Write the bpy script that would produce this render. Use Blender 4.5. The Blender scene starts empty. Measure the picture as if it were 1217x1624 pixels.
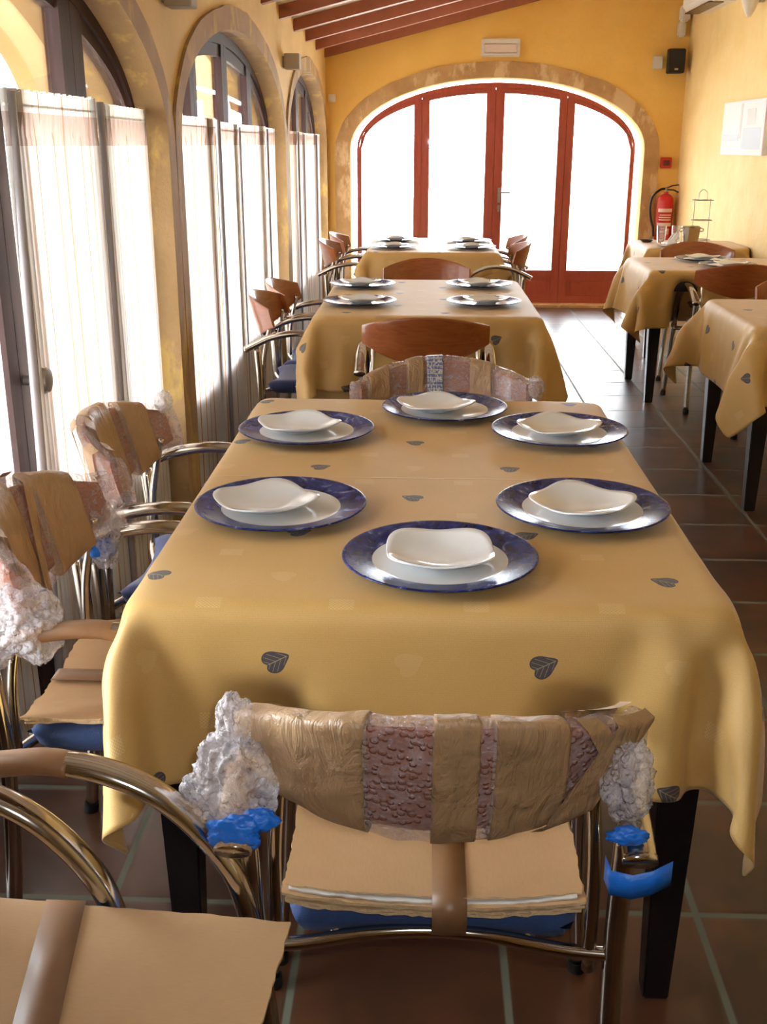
import bpy, bmesh, math, random
from mathutils import Vector, Matrix, Euler, noise
PI = math.pi
R = math.radians
SC = bpy.context.scene
COL = SC.collection

# ------------------------------------------------------------------ camera
cam_d = bpy.data.cameras.new('camera')
cam_d.sensor_fit = 'HORIZONTAL'
cam_d.sensor_width = 36.0
cam_d.lens = 1702.0 * 36.0 / 1217.0
cam_d.clip_start = .02
cam_d.clip_end = 200
cam = bpy.data.objects.new('camera', cam_d)
COL.objects.link(cam)
PITCH, YAW, ROLL, EYE = .330157, .0390079, .0015207, 1.42
fw = Vector((-math.sin(YAW) * math.cos(PITCH), math.cos(YAW) * math.cos(PITCH), -math.sin(PITCH)))
rt = Vector((math.cos(YAW), math.sin(YAW), 0))
up = rt.cross(fw)
r2 = rt * math.cos(ROLL) + up * math.sin(ROLL)
u2 = -rt * math.sin(ROLL) + up * math.cos(ROLL)
M = Matrix((r2, u2, -fw)).transposed().to_4x4()
M.translation = Vector((0, 0, EYE))
cam.matrix_world = M
SC.camera = cam

# ------------------------------------------------------------------ light and exposure
SC.view_settings.view_transform = 'Standard'
SC.view_settings.look = 'None'
SC.view_settings.gamma = 1
SC.view_settings.use_curve_mapping = False
SC.view_settings.exposure = 0.0
world = bpy.data.worlds.new('sky')
SC.world = world
world.use_nodes = True
wbg = world.node_tree.nodes['Background']
wbg.inputs[0].default_value = (.86, .94, 1.0, 1)
wbg.inputs[1].default_value = 22.0

def area(name, loc, rot, sx, sy, energy=0, color=(1, 1, 1), portal=False):
    l = bpy.data.lights.new(name, 'AREA')
    l.shape = 'RECTANGLE'
    l.size, l.size_y, l.energy, l.color = sx, sy, energy, color
    if portal:
        l.cycles.is_portal = True
    o = bpy.data.objects.new(name, l)
    o.location, o.rotation_euler = loc, rot
    COL.objects.link(o)
    return o
area('door_portal', (.6, 10.32, 1.0), (R(-90), 0, 0), 2.6, 2.0, portal=True)
area('window_portal', (-1.2, 2.4, 1.0), (0, R(-90), 0), 2.0, 2.9, portal=True)
area('window_portal', (-1.2, 5.54, 1.0), (0, R(-90), 0), 2.0, 3.0, portal=True)
area('window_portal', (-1.2, 8.55, 1.0), (0, R(-90), 0), 2.0, 2.7, portal=True)
# the camera's own flash, just above and left of the lens
fl = bpy.data.lights.new('camera_flash', 'SPOT')
fl.energy = 31
fl.shadow_soft_size = .018
fl.spot_size = R(80)
fl.spot_blend = .6
fl.color = (.96, .98, 1)
flo = bpy.data.objects.new('camera_flash', fl)
flo.location = Vector((0, 0, EYE)) + u2 * .045 + r2 * .04
flo.rotation_euler = M.to_euler()
COL.objects.link(flo)

# ------------------------------------------------------------------ material helpers
def lin(*c):
    return tuple(((v / 255) / 12.92 if v / 255 <= .04045 else (((v / 255) + .055) / 1.055) ** 2.4) for v in c)

class NT:
    """tiny wrapper for writing node trees"""
    def __init__(s, name):
        s.m = bpy.data.materials.new(name)
        s.m.use_nodes = True
        s.t = s.m.node_tree
        s.t.nodes.clear()
        s.out = s.t.nodes.new('ShaderNodeOutputMaterial')
    def n(s, typ, **kw):
        nd = s.t.nodes.new(typ)
        for k, v in kw.items():
            setattr(nd, k, v)
        return nd
    def put(s, sock, v):
        if isinstance(v, bpy.types.NodeSocket):
            s.t.links.new(v, sock)
        elif v is not None:
            if hasattr(sock, 'default_value') and hasattr(sock.default_value, '__len__') and len(sock.default_value) == 4 and len(v) == 3:
                v = (*v, 1)
            sock.default_value = v
    def math(s, op, a, b=None, c=None, clamp=False):
        nd = s.n('ShaderNodeMath', operation=op, use_clamp=clamp)
        for i, v in enumerate((a, b, c)):
            if v is not None:
                s.put(nd.inputs[i], v)
        return nd.outputs[0]
    def mix(s, f, a, b, blend='MIX'):
        nd = s.n('ShaderNodeMix', data_type='RGBA', blend_type=blend)
        s.put(nd.inputs[0], f)
        s.put(nd.inputs[6], a)
        s.put(nd.inputs[7], b)
        return nd.outputs[2]
    def coord(s, which='Object'):
        return s.n('ShaderNodeTexCoord').outputs[which]
    def sep(s, v):
        nd = s.n('ShaderNodeSeparateXYZ')
        s.put(nd.inputs[0], v)
        return nd.outputs
    def comb(s, x, y, z=0.0):
        nd = s.n('ShaderNodeCombineXYZ')
        for i, v in enumerate((x, y, z)):
            s.put(nd.inputs[i], v)
        return nd.outputs[0]
    def scale(s, v, sc):
        nd = s.n('ShaderNodeVectorMath', operation='MULTIPLY')
        s.put(nd.inputs[0], v)
        nd.inputs[1].default_value = sc
        return nd.outputs[0]
    def noise(s, v, scale, detail=3, rough=.5, dist=0.0):
        nd = s.n('ShaderNodeTexNoise')
        s.put(nd.inputs['Vector'], v)
        nd.inputs['Scale'].default_value = scale
        nd.inputs['Detail'].default_value = detail
        nd.inputs['Roughness'].default_value = rough
        nd.inputs['Distortion'].default_value = dist
        return nd.outputs[0]
    def voro(s, v, scale, feature='F1'):
        nd = s.n('ShaderNodeTexVoronoi', feature=feature)
        s.put(nd.inputs['Vector'], v)
        nd.inputs['Scale'].default_value = scale
        return nd.outputs[0]
    def ramp(s, f, pts, interp='LINEAR'):
        nd = s.n('ShaderNodeValToRGB')
        nd.color_ramp.interpolation = interp
        el = nd.color_ramp.elements
        while len(el) < len(pts):
            el.new(.5)
        for e, (p, c) in zip(el, pts):
            e.position = p
            e.color = (*c, 1) if hasattr(c, '__len__') else (c, c, c, 1)
        s.put(nd.inputs[0], f)
        return nd.outputs[0]
    def bump(s, h, strength=.3, dist=.01, normal=None):
        nd = s.n('ShaderNodeBump')
        nd.inputs['Strength'].default_value = strength
        nd.inputs['Distance'].default_value = dist
        s.put(nd.inputs['Height'], h)
        if normal is not None:
            s.put(nd.inputs['Normal'], normal)
        return nd.outputs[0]
    def bsdf(s, color, rough=.5, metal=0.0, normal=None, **kw):
        nd = s.n('ShaderNodeBsdfPrincipled')
        s.put(nd.inputs['Base Color'], color)
        s.put(nd.inputs['Roughness'], rough)
        s.put(nd.inputs['Metallic'], metal)
        if normal is not None:
            s.put(nd.inputs['Normal'], normal)
        for k, v in kw.items():
            s.put(nd.inputs[k.replace('_', ' ')], v)
        return nd.outputs[0]
    def mixsh(s, f, a, b):
        nd = s.n('ShaderNodeMixShader')
        s.put(nd.inputs[0], f)
        s.t.links.new(a, nd.inputs[1])
        s.t.links.new(b, nd.inputs[2])
        return nd.outputs[0]
    def end(s, sh):
        s.t.links.new(sh, s.out.inputs[0])
        return s.m

MAT = {}
def simple(name, rgb, rough=.5, metal=0.0, bump=0, bscale=60, var=0, **kw):
    t = NT(name)
    co = t.coord()
    c = lin(*rgb)
    col = c
    if var:
        col = t.mix(t.noise(co, bscale * .35, 4), tuple(v * (1 - var) for v in c), tuple(min(1, v * (1 + var)) for v in c))
    nrm = t.bump(t.noise(co, bscale, 4), bump, .004) if bump else None
    MAT[name] = t.end(t.bsdf(col, rough, metal, nrm, **kw))
    return MAT[name]

# plaster
def plaster(name, c1, c2, sc=3.0, bump=.35, patch=None):
    t = NT(name)
    co = t.coord()
    f = t.ramp(t.noise(co, sc, 6, .6), [(.3, 0.0), (.7, 1.0)])
    col = t.mix(f, lin(*c1), lin(*c2))
    if patch:
        pf = t.ramp(t.noise(t.scale(co, (1, 1.0, .45)), 5.5, 5, .65), [(.52, 0.0), (.6, 1.0)])
        col = t.mix(pf, col, lin(*patch))
    h = t.math('ADD', t.noise(co, 14, 6, .65), t.math('MULTIPLY', t.noise(co, 90, 3), .25))
    MAT[name] = t.end(t.bsdf(col, .75, 0.0, t.bump(h, bump, .012)))
plaster('yellow_plaster', (240, 190, 92), (247, 202, 108))
plaster('left_plaster', (222, 186, 118), (236, 202, 134))
plaster('right_plaster', (242, 212, 148), (236, 200, 128), 4.5, .5)
plaster('stone', (206, 166, 112), (178, 136, 84), 5, .6, (222, 190, 142))
plaster('pillar_stone', (180, 146, 100), (158, 124, 80), 4, .6, (200, 164, 92))
plaster('outdoor_plaster', (186, 148, 96), (168, 130, 80), 2.5, .4)
plaster('ground', (226, 218, 206), (214, 206, 192), 2)
simple('ceiling_white', (250, 246, 236), .8, bump=.2, bscale=30)
simple('beam_wood', (164, 92, 62), .5, bump=.2, bscale=40, var=.2)

def floor_mat():
    t = NT('terracotta_tiles')
    o = t.sep(t.coord())
    T, X0, Y0 = .3827, -.2227, .2163
    tx = t.math('DIVIDE', t.math('SUBTRACT', o[0], X0), T)
    ty = t.math('DIVIDE', t.math('SUBTRACT', o[1], Y0), T)
    def edge(v):
        f = t.math('FRACT', v)
        return t.math('MINIMUM', f, t.math('SUBTRACT', 1.0, f))
    ex, ey = edge(tx), edge(ty)
    e = t.math('MINIMUM', ex, ey)
    grout = t.ramp(e, [(.014, 1.0), (.021, 0.0)])
    wn = t.n('ShaderNodeTexWhiteNoise', noise_dimensions='2D')
    t.put(wn.inputs['Vector'], t.comb(t.math('FLOOR', tx), t.math('FLOOR', ty)))
    co = t.coord()
    n = t.noise(co, 4.0, 3, .5, .3)
    dk = t.ramp(t.noise(co, 2.2, 3, .6, .5), [(.42, 0.0), (.62, .85)])
    base = t.mix(wn.outputs[0], lin(88, 54, 35), lin(112, 70, 46))
    col = t.mix(t.ramp(n, [(.35, 0.0), (.75, .7)]), base, lin(66, 42, 31))
    col = t.mix(dk, col, lin(52, 34, 26))
    col = t.mix(grout, col, lin(104, 108, 94))
    rough = t.math('ADD', .25, t.math('MULTIPLY', t.noise(co, 4, 2), .14))
    rough = t.math('ADD', rough, t.math('MULTIPLY', grout, .4))
    h = t.math('ADD', t.math('MULTIPLY', t.ramp(e, [(.01, 0.0), (.04, 1.0)], 'EASE'), 1.0), t.math('MULTIPLY', t.noise(co, 3, 1), .5))
    MAT['floor'] = t.end(t.bsdf(col, rough, 0.0, t.bump(h, .22, .003)))
floor_mat()

def wood(name, c1, c2, rough=.35, axis=(1, 1, 1), coat=.2):
    t = NT(name)
    co = t.scale(t.coord(), axis)
    f = t.noise(co, 12, 5, .6, 1.2)
    col = t.mix(t.ramp(f, [(.3, 0.0), (.7, 1.0)]), lin(*c1), lin(*c2))
    MAT[name] = t.end(t.bsdf(col, rough, 0.0, t.bump(f, .08, .003), Coat_Weight=coat))
wood('door_wood', (176, 82, 62), (158, 68, 50), .4, (3, 3, .3))
wood('dark_door_wood', (70, 42, 38), (50, 30, 28), .7, (3, 3, .3), 0)
wood('chair_wood', (158, 88, 44), (134, 66, 30), .3, (.5, 3, 5), .35)
wood('black_wood', (20, 17, 18), (12, 10, 12), .35, (3, 3, .3), .2)
simple('table_board', (70, 52, 38), .6)

def chrome(name, rgb, rough):
    t = NT(name)
    n = t.noise(t.coord(), 25, 3)
    MAT[name] = t.end(t.bsdf(lin(*rgb), t.math('ADD', rough, t.math('MULTIPLY', n, .1)), 1.0))
chrome('chrome', (196, 190, 182), .09)
chrome('brushed_metal', (170, 165, 158), .3)
simple('rubber', (18, 18, 18), .6)
def fabric(name, c1, c2, sc=900, sheen=.3):
    t = NT(name)
    co = t.coord()
    col = t.mix(t.noise(co, 60, 4), lin(*c1), lin(*c2))
    MAT[name] = t.end(t.bsdf(col, .9, 0.0, t.bump(t.noise(co, sc, 2), .4, .002), Sheen_Weight=sheen))
fabric('blue_fabric', (34, 52, 92), (44, 66, 110), 400, .05)
fabric('navy_fabric', (34, 42, 84), (48, 58, 104), 400, .2)

def cloth_mat():
    t = NT('tablecloth')
    uv = t.sep(t.coord('UV'))
    A = .205
    u = t.math('DIVIDE', t.math('ADD', uv[0], .02), A)
    v = t.math('DIVIDE', t.math('SUBTRACT', uv[1], 1.605), .207)
    ru, rv = t.math('ROUND', u), t.math('ROUND', v)
    par = t.math('ABSOLUTE', t.math('MODULO', t.math('ADD', ru, rv), 2.0))
    par = t.math('GREATER_THAN', par, .5)
    du = t.math('MULTIPLY', t.math('SUBTRACT', u, ru), A)
    dv = t.math('MULTIPLY', t.math('SUBTRACT', v, rv), A)
    # rotate so the tip of the leaf points up and left
    flip = t.math('SUBTRACT', 1.0, t.math('MULTIPLY', 2.0, t.math('GREATER_THAN', t.math('ABSOLUTE', t.math('MODULO', rv, 2.0)), .5)))
    du = t.math('MULTIPLY', du, flip)
    an = R(-28)
    x = t.math('ADD', t.math('MULTIPLY', du, math.cos(an)), t.math('MULTIPLY', dv, math.sin(an)))
    y = t.math('SUBTRACT', t.math('MULTIPLY', dv, math.cos(an)), t.math('MULTIPLY', du, math.sin(an)))
    r = t.math('SQRT', t.math('ADD', t.math('MULTIPLY', x, x), t.math('MULTIPLY', y, y)))
    a = t.math('DIVIDE', t.math('ABSOLUTE', t.math('ARCTAN2', y, x)), PI)
    rad = t.ramp(a, [(0, .45), (.12, .74), (.3, .86), (.5, .72), (.72, .60), (.88, .72), (1.0, 1.0)], 'B_SPLINE')
    inside = t.math('LESS_THAN', r, t.math('MULTIPLY', rad, .0265))
    vein = t.math('LESS_THAN', t.math('ABSOLUTE', y), .0007)
    s = t.math('FRACT', t.math('DIVIDE', t.math('ADD', t.math('SUBTRACT', x, t.math('ABSOLUTE', y)), .05), .0095))
    vein = t.math('MAXIMUM', vein, t.math('LESS_THAN', s, .12))
    vein = t.math('MULTIPLY', vein, t.math('LESS_THAN', r, t.math('MULTIPLY', rad, .023)))
    # pale woven squares between the leaves
    pu = t.math('SUBTRACT', u, t.math('ADD', t.math('FLOOR', u), .5))
    pv = t.math('SUBTRACT', v, t.math('ADD', t.math('FLOOR', v), .5))
    sq = t.math('MULTIPLY', t.math('LESS_THAN', t.math('ABSOLUTE', pu), .095), t.math('LESS_THAN', t.math('ABSOLUTE', pv), .07))
    uvv = t.coord('UV')
    big = t.noise(uvv, 7, 3)
    base = t.mix(t.ramp(big, [(.3, 0.0), (.7, 1.0)]), lin(208, 168, 100), lin(213, 174, 106))
    chk = t.n('ShaderNodeTexChecker')
    t.put(chk.inputs['Vector'], uvv)
    chk.inputs['Scale'].default_value = 330
    base = t.mix(t.math('MULTIPLY', t.math('MULTIPLY', sq, chk.outputs[1]), .42), base, lin(236, 214, 160))
    pale = t.math('MULTIPLY', t.math('MULTIPLY', inside, t.math('SUBTRACT', 1.0, par)), .0)
    base = t.mix(t.math('MULTIPLY', t.math('MULTIPLY', inside, par), .22), base, lin(236, 206, 150))
    lf = t.math('MULTIPLY', inside, t.math('SUBTRACT', 1.0, par))
    base = t.mix(lf, base, t.mix(vein, lin(62, 68, 84), lin(158, 150, 118)))
    wv = t.n('ShaderNodeTexVoronoi', feature='F1')
    t.put(wv.inputs['Vector'], t.scale(uvv, (1, .7, 1)))
    wv.inputs['Scale'].default_value = 420
    wv.inputs['Randomness'].default_value = .35
    base = t.mix(t.math('MULTIPLY', wv.outputs[0], .28), base, lin(150, 108, 48))
    cs = t.ramp(t.math('ABSOLUTE', t.math('SUBTRACT', uv[1], 2.151)), [(0, 1.0), (.004, 0.0)])
    n1 = t.bump(cs, .6, .0015)
    p = t.bsdf(base, .52, 0.0, t.bump(wv.outputs[0], .3, .001, n1), Sheen_Weight=.25, Sheen_Roughness=.3)
    tr = t.n('ShaderNodeBsdfTranslucent')
    t.put(tr.inputs[0], base)
    MAT['tablecloth'] = t.end(t.mixsh(.10, p, tr.outputs[0]))
cloth_mat()

def curtain_mat():
    t = NT('striped_voile')
    uv = t.sep(t.coord('UV'))
    f = t.math('FRACT', t.math('DIVIDE', uv[0], .052))
    s1 = t.math('LESS_THAN', f, .075)
    f2 = t.math('FRACT', t.math('ADD', t.math('DIVIDE', uv[0], .052), .5))
    s2 = t.math('MULTIPLY', t.math('LESS_THAN', f2, .06), .45)
    s = t.math('MAXIMUM', s1, s2)
    col = t.mix(s, lin(240, 236, 232), lin(206, 150, 112))
    hem = t.math('MULTIPLY', t.math('GREATER_THAN', uv[1], 1.415), t.math('LESS_THAN', uv[1], 1.488))
    col = t.mix(t.math('MULTIPLY', hem, .6), col, lin(170, 130, 112))
    d = t.n('ShaderNodeBsdfDiffuse'); t.put(d.inputs[0], col)
    tr = t.n('ShaderNodeBsdfTranslucent'); t.put(tr.inputs[0], col)
    sh = t.mixsh(.36, d.outputs[0], tr.outputs[0])
    tp = t.n('ShaderNodeBsdfTransparent')
    MAT['voile'] = t.end(t.mixsh(.04, sh, tp.outputs[0]))
curtain_mat()

def glass_mat(name, f=.06, tint=(1, 1, 1)):
    t = NT(name)
    tp = t.n('ShaderNodeBsdfTransparent'); t.put(tp.inputs[0], tint)
    g = t.n('ShaderNodeBsdfGlossy'); g.inputs['Roughness'].default_value = .02
    fr = t.n('ShaderNodeFresnel'); fr.inputs[0].default_value = 1.45
    MAT[name] = t.end(t.mixsh(t.math('MULTIPLY', fr.outputs[0], .8), tp.outputs[0], g.outputs[0]))
glass_mat('window_glass')
t_ = NT('drinking_glass'); MAT['drinking_glass'] = t_.end(t_.bsdf((.95, .97, .97), .03, 0.0, None, Transmission_Weight=.9, IOR=1.3))

def wrap_mat(name, alpha, cells, strength, col, rnd=1.0, crumple=.8):
    t = NT(name)
    co = t.coord()
    vn = t.n('ShaderNodeTexVoronoi', feature='F1')
    t.put(vn.inputs['Vector'], co)
    vn.inputs['Scale'].default_value = cells
    vn.inputs['Randomness'].default_value = rnd
    dome = t.ramp(vn.outputs[0], [(0, 1.0), (.36, .75), (.52, 0.0)], 'EASE')
    cr = t.noise(co, 45, 5, .7, 1.5)
    h = t.math('ADD', dome, t.math('MULTIPLY', cr, crumple))
    nrm = t.bump(h, strength, .006)
    al = t.math('ADD', alpha, t.math('MULTIPLY', t.ramp(cr, [(.45, 0.0), (.7, 1.0)]), .3), clamp=True)
    MAT[name] = t.end(t.bsdf(lin(*col), .16, 0.0, nrm, Alpha=al, Specular_IOR_Level=.9))
wrap_mat('bubble_wrap', .26, 92, 1.0, (218, 196, 198), .6, .4)
wrap_mat('crumpled_wrap', .34, 90, .8, (226, 220, 226))
def tape_mat():
    t = NT('packing_tape')
    co = t.coord()
    w = t.noise(t.scale(co, (1.0, 1.0, .16)), 42, 5, .65, .9)
    w2 = t.noise(co, 7, 4, .5, 1.0)
    col = t.mix(w2, lin(146, 114, 80), lin(184, 150, 112))
    MAT['tape'] = t.end(t.bsdf(col, .42, 0.0, t.bump(t.math('ADD', w, t.math('MULTIPLY', w2, 2.0)), 1.0, .007), Specular_IOR_Level=.6))
tape_mat()
def tape_thin():
    t = NT('clear_brown_tape')
    w2 = t.noise(t.coord(), 30, 4, .6)
    MAT['thin_tape'] = t.end(t.bsdf(t.mix(w2, lin(122, 86, 56), lin(142, 104, 70)), .42, 0.0, t.bump(w2, .2, .002), Alpha=.85))
tape_thin()
def card_mat():
    t = NT('cardboard')
    co = t.coord()
    n = t.noise(co, 9, 5, .6)
    f = t.noise(t.scale(co, (1, .25, 1)), 300, 2)
    col = t.mix(n, lin(172, 138, 98), lin(190, 156, 116))
    col = t.mix(t.math('MULTIPLY', f, .3), col, lin(160, 118, 76))
    MAT['cardboard'] = t.end(t.bsdf(col, .8, 0.0, t.bump(t.math('ADD', n, t.math('MULTIPLY', f, .3)), .25, .003)))
card_mat()
simple('card_edge', (206, 176, 136), .9, bump=.8, bscale=200, var=.25)
simple('blue_tape', (30, 112, 214), .45, bump=.4, bscale=80, var=.15)
simple('newsprint', (206, 204, 200), .4, bump=.3, bscale=90)

def plate_mat():
    t = NT('charger_china')
    co = t.coord()
    o = t.sep(co)
    r = t.math('SQRT', t.math('ADD', t.math('MULTIPLY', o[0], o[0]), t.math('MULTIPLY', o[1], o[1])))
    rim = t.math('MULTIPLY', t.math('GREATER_THAN', r, .113), t.math('LESS_THAN', r, .1655))
    gi = t.n('ShaderNodeObjectInfo').outputs['Random']
    off = t.comb(t.math('MULTIPLY', gi, 9.0), 0.0, 0.0)
    ad = t.n('ShaderNodeVectorMath', operation='ADD'); t.put(ad.inputs[0], co); t.put(ad.inputs[1], off)
    n = t.noise(ad.outputs[0], 22, 7, .68, 1.4)
    blue = t.ramp(n, [(.36, lin(14, 14, 40)), (.5, lin(28, 36, 100)), (.60, lin(60, 70, 130)), (.72, lin(170, 172, 190))])
    col = t.mix(rim, lin(226, 226, 226), blue)
    MAT['charger'] = t.end(t.bsdf(col, t.math('ADD', .12, t.math('MULTIPLY', rim, .10)), 0.0, None, Specular_IOR_Level=.22))
plate_mat()
simple('white_china', (226, 230, 234), .1, Specular_IOR_Level=.5, Coat_Weight=.2)
simple('white_plastic', (232, 226, 214), .5)
simple('grey_plastic', (176, 166, 150), .6)
simple('black_plastic', (26, 22, 24), .45, bump=.3, bscale=300)
simple('red_paint', (206, 34, 34), .3)
simple('red_plastic', (200, 40, 26), .45)
simple('label_white', (232, 214, 205), .5)
simple('dark_red', (90, 30, 28), .4)
simple('black_rubber', (20, 18, 18), .5)
simple('napkin', (244, 244, 244), .8, bump=.2, bscale=60)
simple('pole_paint', (150, 144, 146), .4)
simple('brown_trim', (120, 62, 34), .5)
simple('dark_dish', (96, 74, 56), .35)

# ------------------------------------------------------------------ mesh helpers
def link(name, me, mat=None, parent=None, smooth=True):
    if isinstance(me, bmesh.types.BMesh):
        m = bpy.data.meshes.new(name)
        me.normal_update()
        me.to_mesh(m)
        me.free()
        me = m
    if smooth:
        for p in me.polygons:
            p.use_smooth = True
    if mat is not None:
        for mm in (mat if isinstance(mat, (list, tuple)) else [mat]):
            me.materials.append(MAT[mm] if isinstance(mm, str) else mm)
    o = bpy.data.objects.new(name, me)
    COL.objects.link(o)
    if parent:
        o.parent = parent
    return o
def autosmooth(o, ang=35):
    me = o.data
    for e in me.edges:
        pass
    bm = bmesh.new(); bm.from_mesh(me)
    for e in bm.edges:
        if len(e.link_faces) == 2 and e.calc_face_angle(0) > R(ang):
            e.smooth = False
    bm.to_mesh(me); bm.free()
    return o
def empty(name, loc=(0, 0, 0), rz=0):
    o = bpy.data.objects.new(name, None)
    o.empty_display_size = .1
    o.location = loc
    o.rotation_euler = (0, 0, rz)
    COL.objects.link(o)
    return o
def tag(o, label, cat, group=None, kind=None):
    o['label'] = label
    o['category'] = cat
    if group: o['group'] = group
    if kind: o['kind'] = kind
    return o
def struct(o, label=None):
    o['kind'] = 'structure'
    if label:
        o['label'] = label
    return o
def copy_tree(o, parent=None):
    c = o.copy()
    COL.objects.link(c)
    if parent: c.parent = parent
    for ch in o.children:
        copy_tree(ch, c)
    return c
def add_box(bm, x0, x1, y0, y1, z0, z1, bev=0, mi=0, seg=2):
    vs = [bm.verts.new((x, y, z)) for x in (x0, x1) for y in (y0, y1) for z in (z0, z1)]
    fs = []
    for idx in ((0, 1, 3, 2), (4, 6, 7, 5), (0, 4, 5, 1), (2, 3, 7, 6), (0, 2, 6, 4), (1, 5, 7, 3)):
        f = bm.faces.new([vs[i] for i in idx]); f.material_index = mi; fs.append(f)
    if bev:
        es = list({e for f in fs for e in f.edges})
        bmesh.ops.bevel(bm, geom=es, offset=bev, segments=seg, affect='EDGES', clamp_overlap=True)
    return vs
def box(name, x0, x1, y0, y1, z0, z1, mat, parent=None, bev=0):
    bm = bmesh.new()
    add_box(bm, x0, x1, y0, y1, z0, z1, bev)
    return autosmooth(link(name, bm, mat, parent))
def spline(pts, n=6):
    """Catmull-Rom through tuples of any length"""
    out = []
    P = [pts[0]] + list(pts) + [pts[-1]]
    for i in range(1, len(P) - 2):
        for k in range(n):
            t = k / n
            out.append(tuple(.5 * (2 * b + (c - a) * t + (2 * a - 5 * b + 4 * c - d) * t * t + (3 * b - a - 3 * c + d) * t ** 3)
                             for a, b, c, d in zip(P[i - 1], P[i], P[i + 1], P[i + 2])))
    out.append(tuple(pts[-1]))
    return out
def add_tube(bm, pts, r=.01, ref=(1, 0, 0), seg=12, caps=True, mi=0):
    """pts: (x,y,z[,ra,rb]); ra is the half width along ref, rb across it"""
    ref = Vector(ref)
    rings = []
    P = [Vector(p[:3]) for p in pts]
    for i, p in enumerate(P):
        tg = (P[min(i + 1, len(P) - 1)] - P[max(i - 1, 0)]).normalized()
        s = ref - tg * ref.dot(tg)
        if s.length < .05:
            s = Vector((0, 1, 0)) - tg * tg.y
        s.normalize()
        nn = tg.cross(s)
        ra, rb = (pts[i][3], pts[i][4]) if len(pts[i]) > 3 else (r, r)
        rings.append([bm.verts.new(p + s * ra * math.cos(a) + nn * rb * math.sin(a)) for a in (2 * PI * k / seg for k in range(seg))])
    for a, b in zip(rings, rings[1:]):
        for k in range(seg):
            f = bm.faces.new((a[k], a[(k + 1) % seg], b[(k + 1) % seg], b[k])); f.material_index = mi
    if caps:
        f = bm.faces.new(rings[0][::-1]); f.material_index = mi
        f = bm.faces.new(rings[-1]); f.material_index = mi
    return rings
def tube(name, pts, r, mat, parent=None, ref=(1, 0, 0), seg=12):
    bm = bmesh.new()
    add_tube(bm, pts, r, ref, seg)
    return autosmooth(link(name, bm, mat, parent), 60)
def add_lathe(bm, prof, seg=48, cx=0, cy=0, mi=0):
    rings = []
    for r, z in prof:
        if r < 1e-6:
            rings.append([bm.verts.new((cx, cy, z))])
        else:
            rings.append([bm.verts.new((cx + r * math.cos(2 * PI * k / seg), cy + r * math.sin(2 * PI * k / seg), z)) for k in range(seg)])
    for a, b in zip(rings, rings[1:]):
        for k in range(seg):
            q = [a[k % len(a)], a[(k + 1) % len(a)], b[(k + 1) % len(b)], b[k % len(b)]]
            q = list(dict.fromkeys(q))
            if len(q) > 2:
                f = bm.faces.new(q); f.material_index = mi
    bmesh.ops.recalc_face_normals(bm, faces=bm.faces[:])
def lathe(name, prof, mat, parent=None, seg=48):
    bm = bmesh.new()
    add_lathe(bm, prof, seg)
    return autosmooth(link(name, bm, mat, parent), 50)
def add_prism(bm, outline, fn, d0, d1, mi=0):
    """outline: 2-D points; fn(u, v, d) gives the 3-D point"""
    a = [bm.verts.new(fn(u, v, d0)) for u, v in outline]
    b = [bm.verts.new(fn(u, v, d1)) for u, v in outline]
    f1 = bm.faces.new(a[::-1]); f2 = bm.faces.new(b)
    f1.material_index = f2.material_index = mi
    f1.normal_update(); f2.normal_update()
    n = len(a)
    for i in range(n):
        f = bm.faces.new((a[i], a[(i + 1) % n], b[(i + 1) % n], b[i])); f.material_index = mi
    bmesh.ops.triangulate(bm, faces=[f1, f2])
    bmesh.ops.recalc_face_normals(bm, faces=bm.faces[:])
def prism(name, outline, fn, d0, d1, mat, parent=None):
    bm = bmesh.new()
    add_prism(bm, outline, fn, d0, d1)
    return autosmooth(link(name, bm, mat, parent), 30)
def smoothstep(x):
    x = max(0, min(1, x))
    return x * x * (3 - 2 * x)

# ================================================================== THE SETTING
XL, XR, YB, YF = -.9, 2.2, 10.0, -4.0      # left wall, right wall, back wall, wall behind the camera
def ceil_z(x):
    return 2.2 + .243 * (x - XL)
fl_ = box('floor', -1.25, 2.55, YF - .3, 10.4, -.2, 0, 'floor'); struct(fl_)
g = box('ground', -14, 12, 10.4, 32, -.3, -.03, 'ground'); struct(g)
g = box('ground', -14, -1.25, -5, 10.4, -.3, -.03, 'ground'); struct(g)

def arch_pts(c, a, zs, rise, n=28):
    return [(c + a * math.cos(PI - PI * k / n), zs + rise * math.sin(PI * k / n)) for k in range(n + 1)]
def wall_outline(y0, y1, ztop, opens):
    """outline of a wall with arched openings that reach the floor"""
    pts = [(y0, -.1)]
    for c, a, zs, rise in opens:
        pts.append((c - a, -.1))
        pts += arch_pts(c, a, zs, rise)
        pts.append((c + a, -.1))
    pts += [(y1, -.1), (y1, ztop), (y0, ztop)]
    return pts
YZ = lambda u, v, d: (d, u, v)
XZ = lambda u, v, d: (u, d, v)
BAYS = [(2.42, 1.43, 1.42, .50), (5.54, 1.49, 1.42, .50), (8.55, 1.33, 1.42, .51)]
w = prism('wall_left', wall_outline(YF, YB, 2.24, BAYS), YZ, XL, XL - .3, 'left_plaster'); struct(w)
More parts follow.
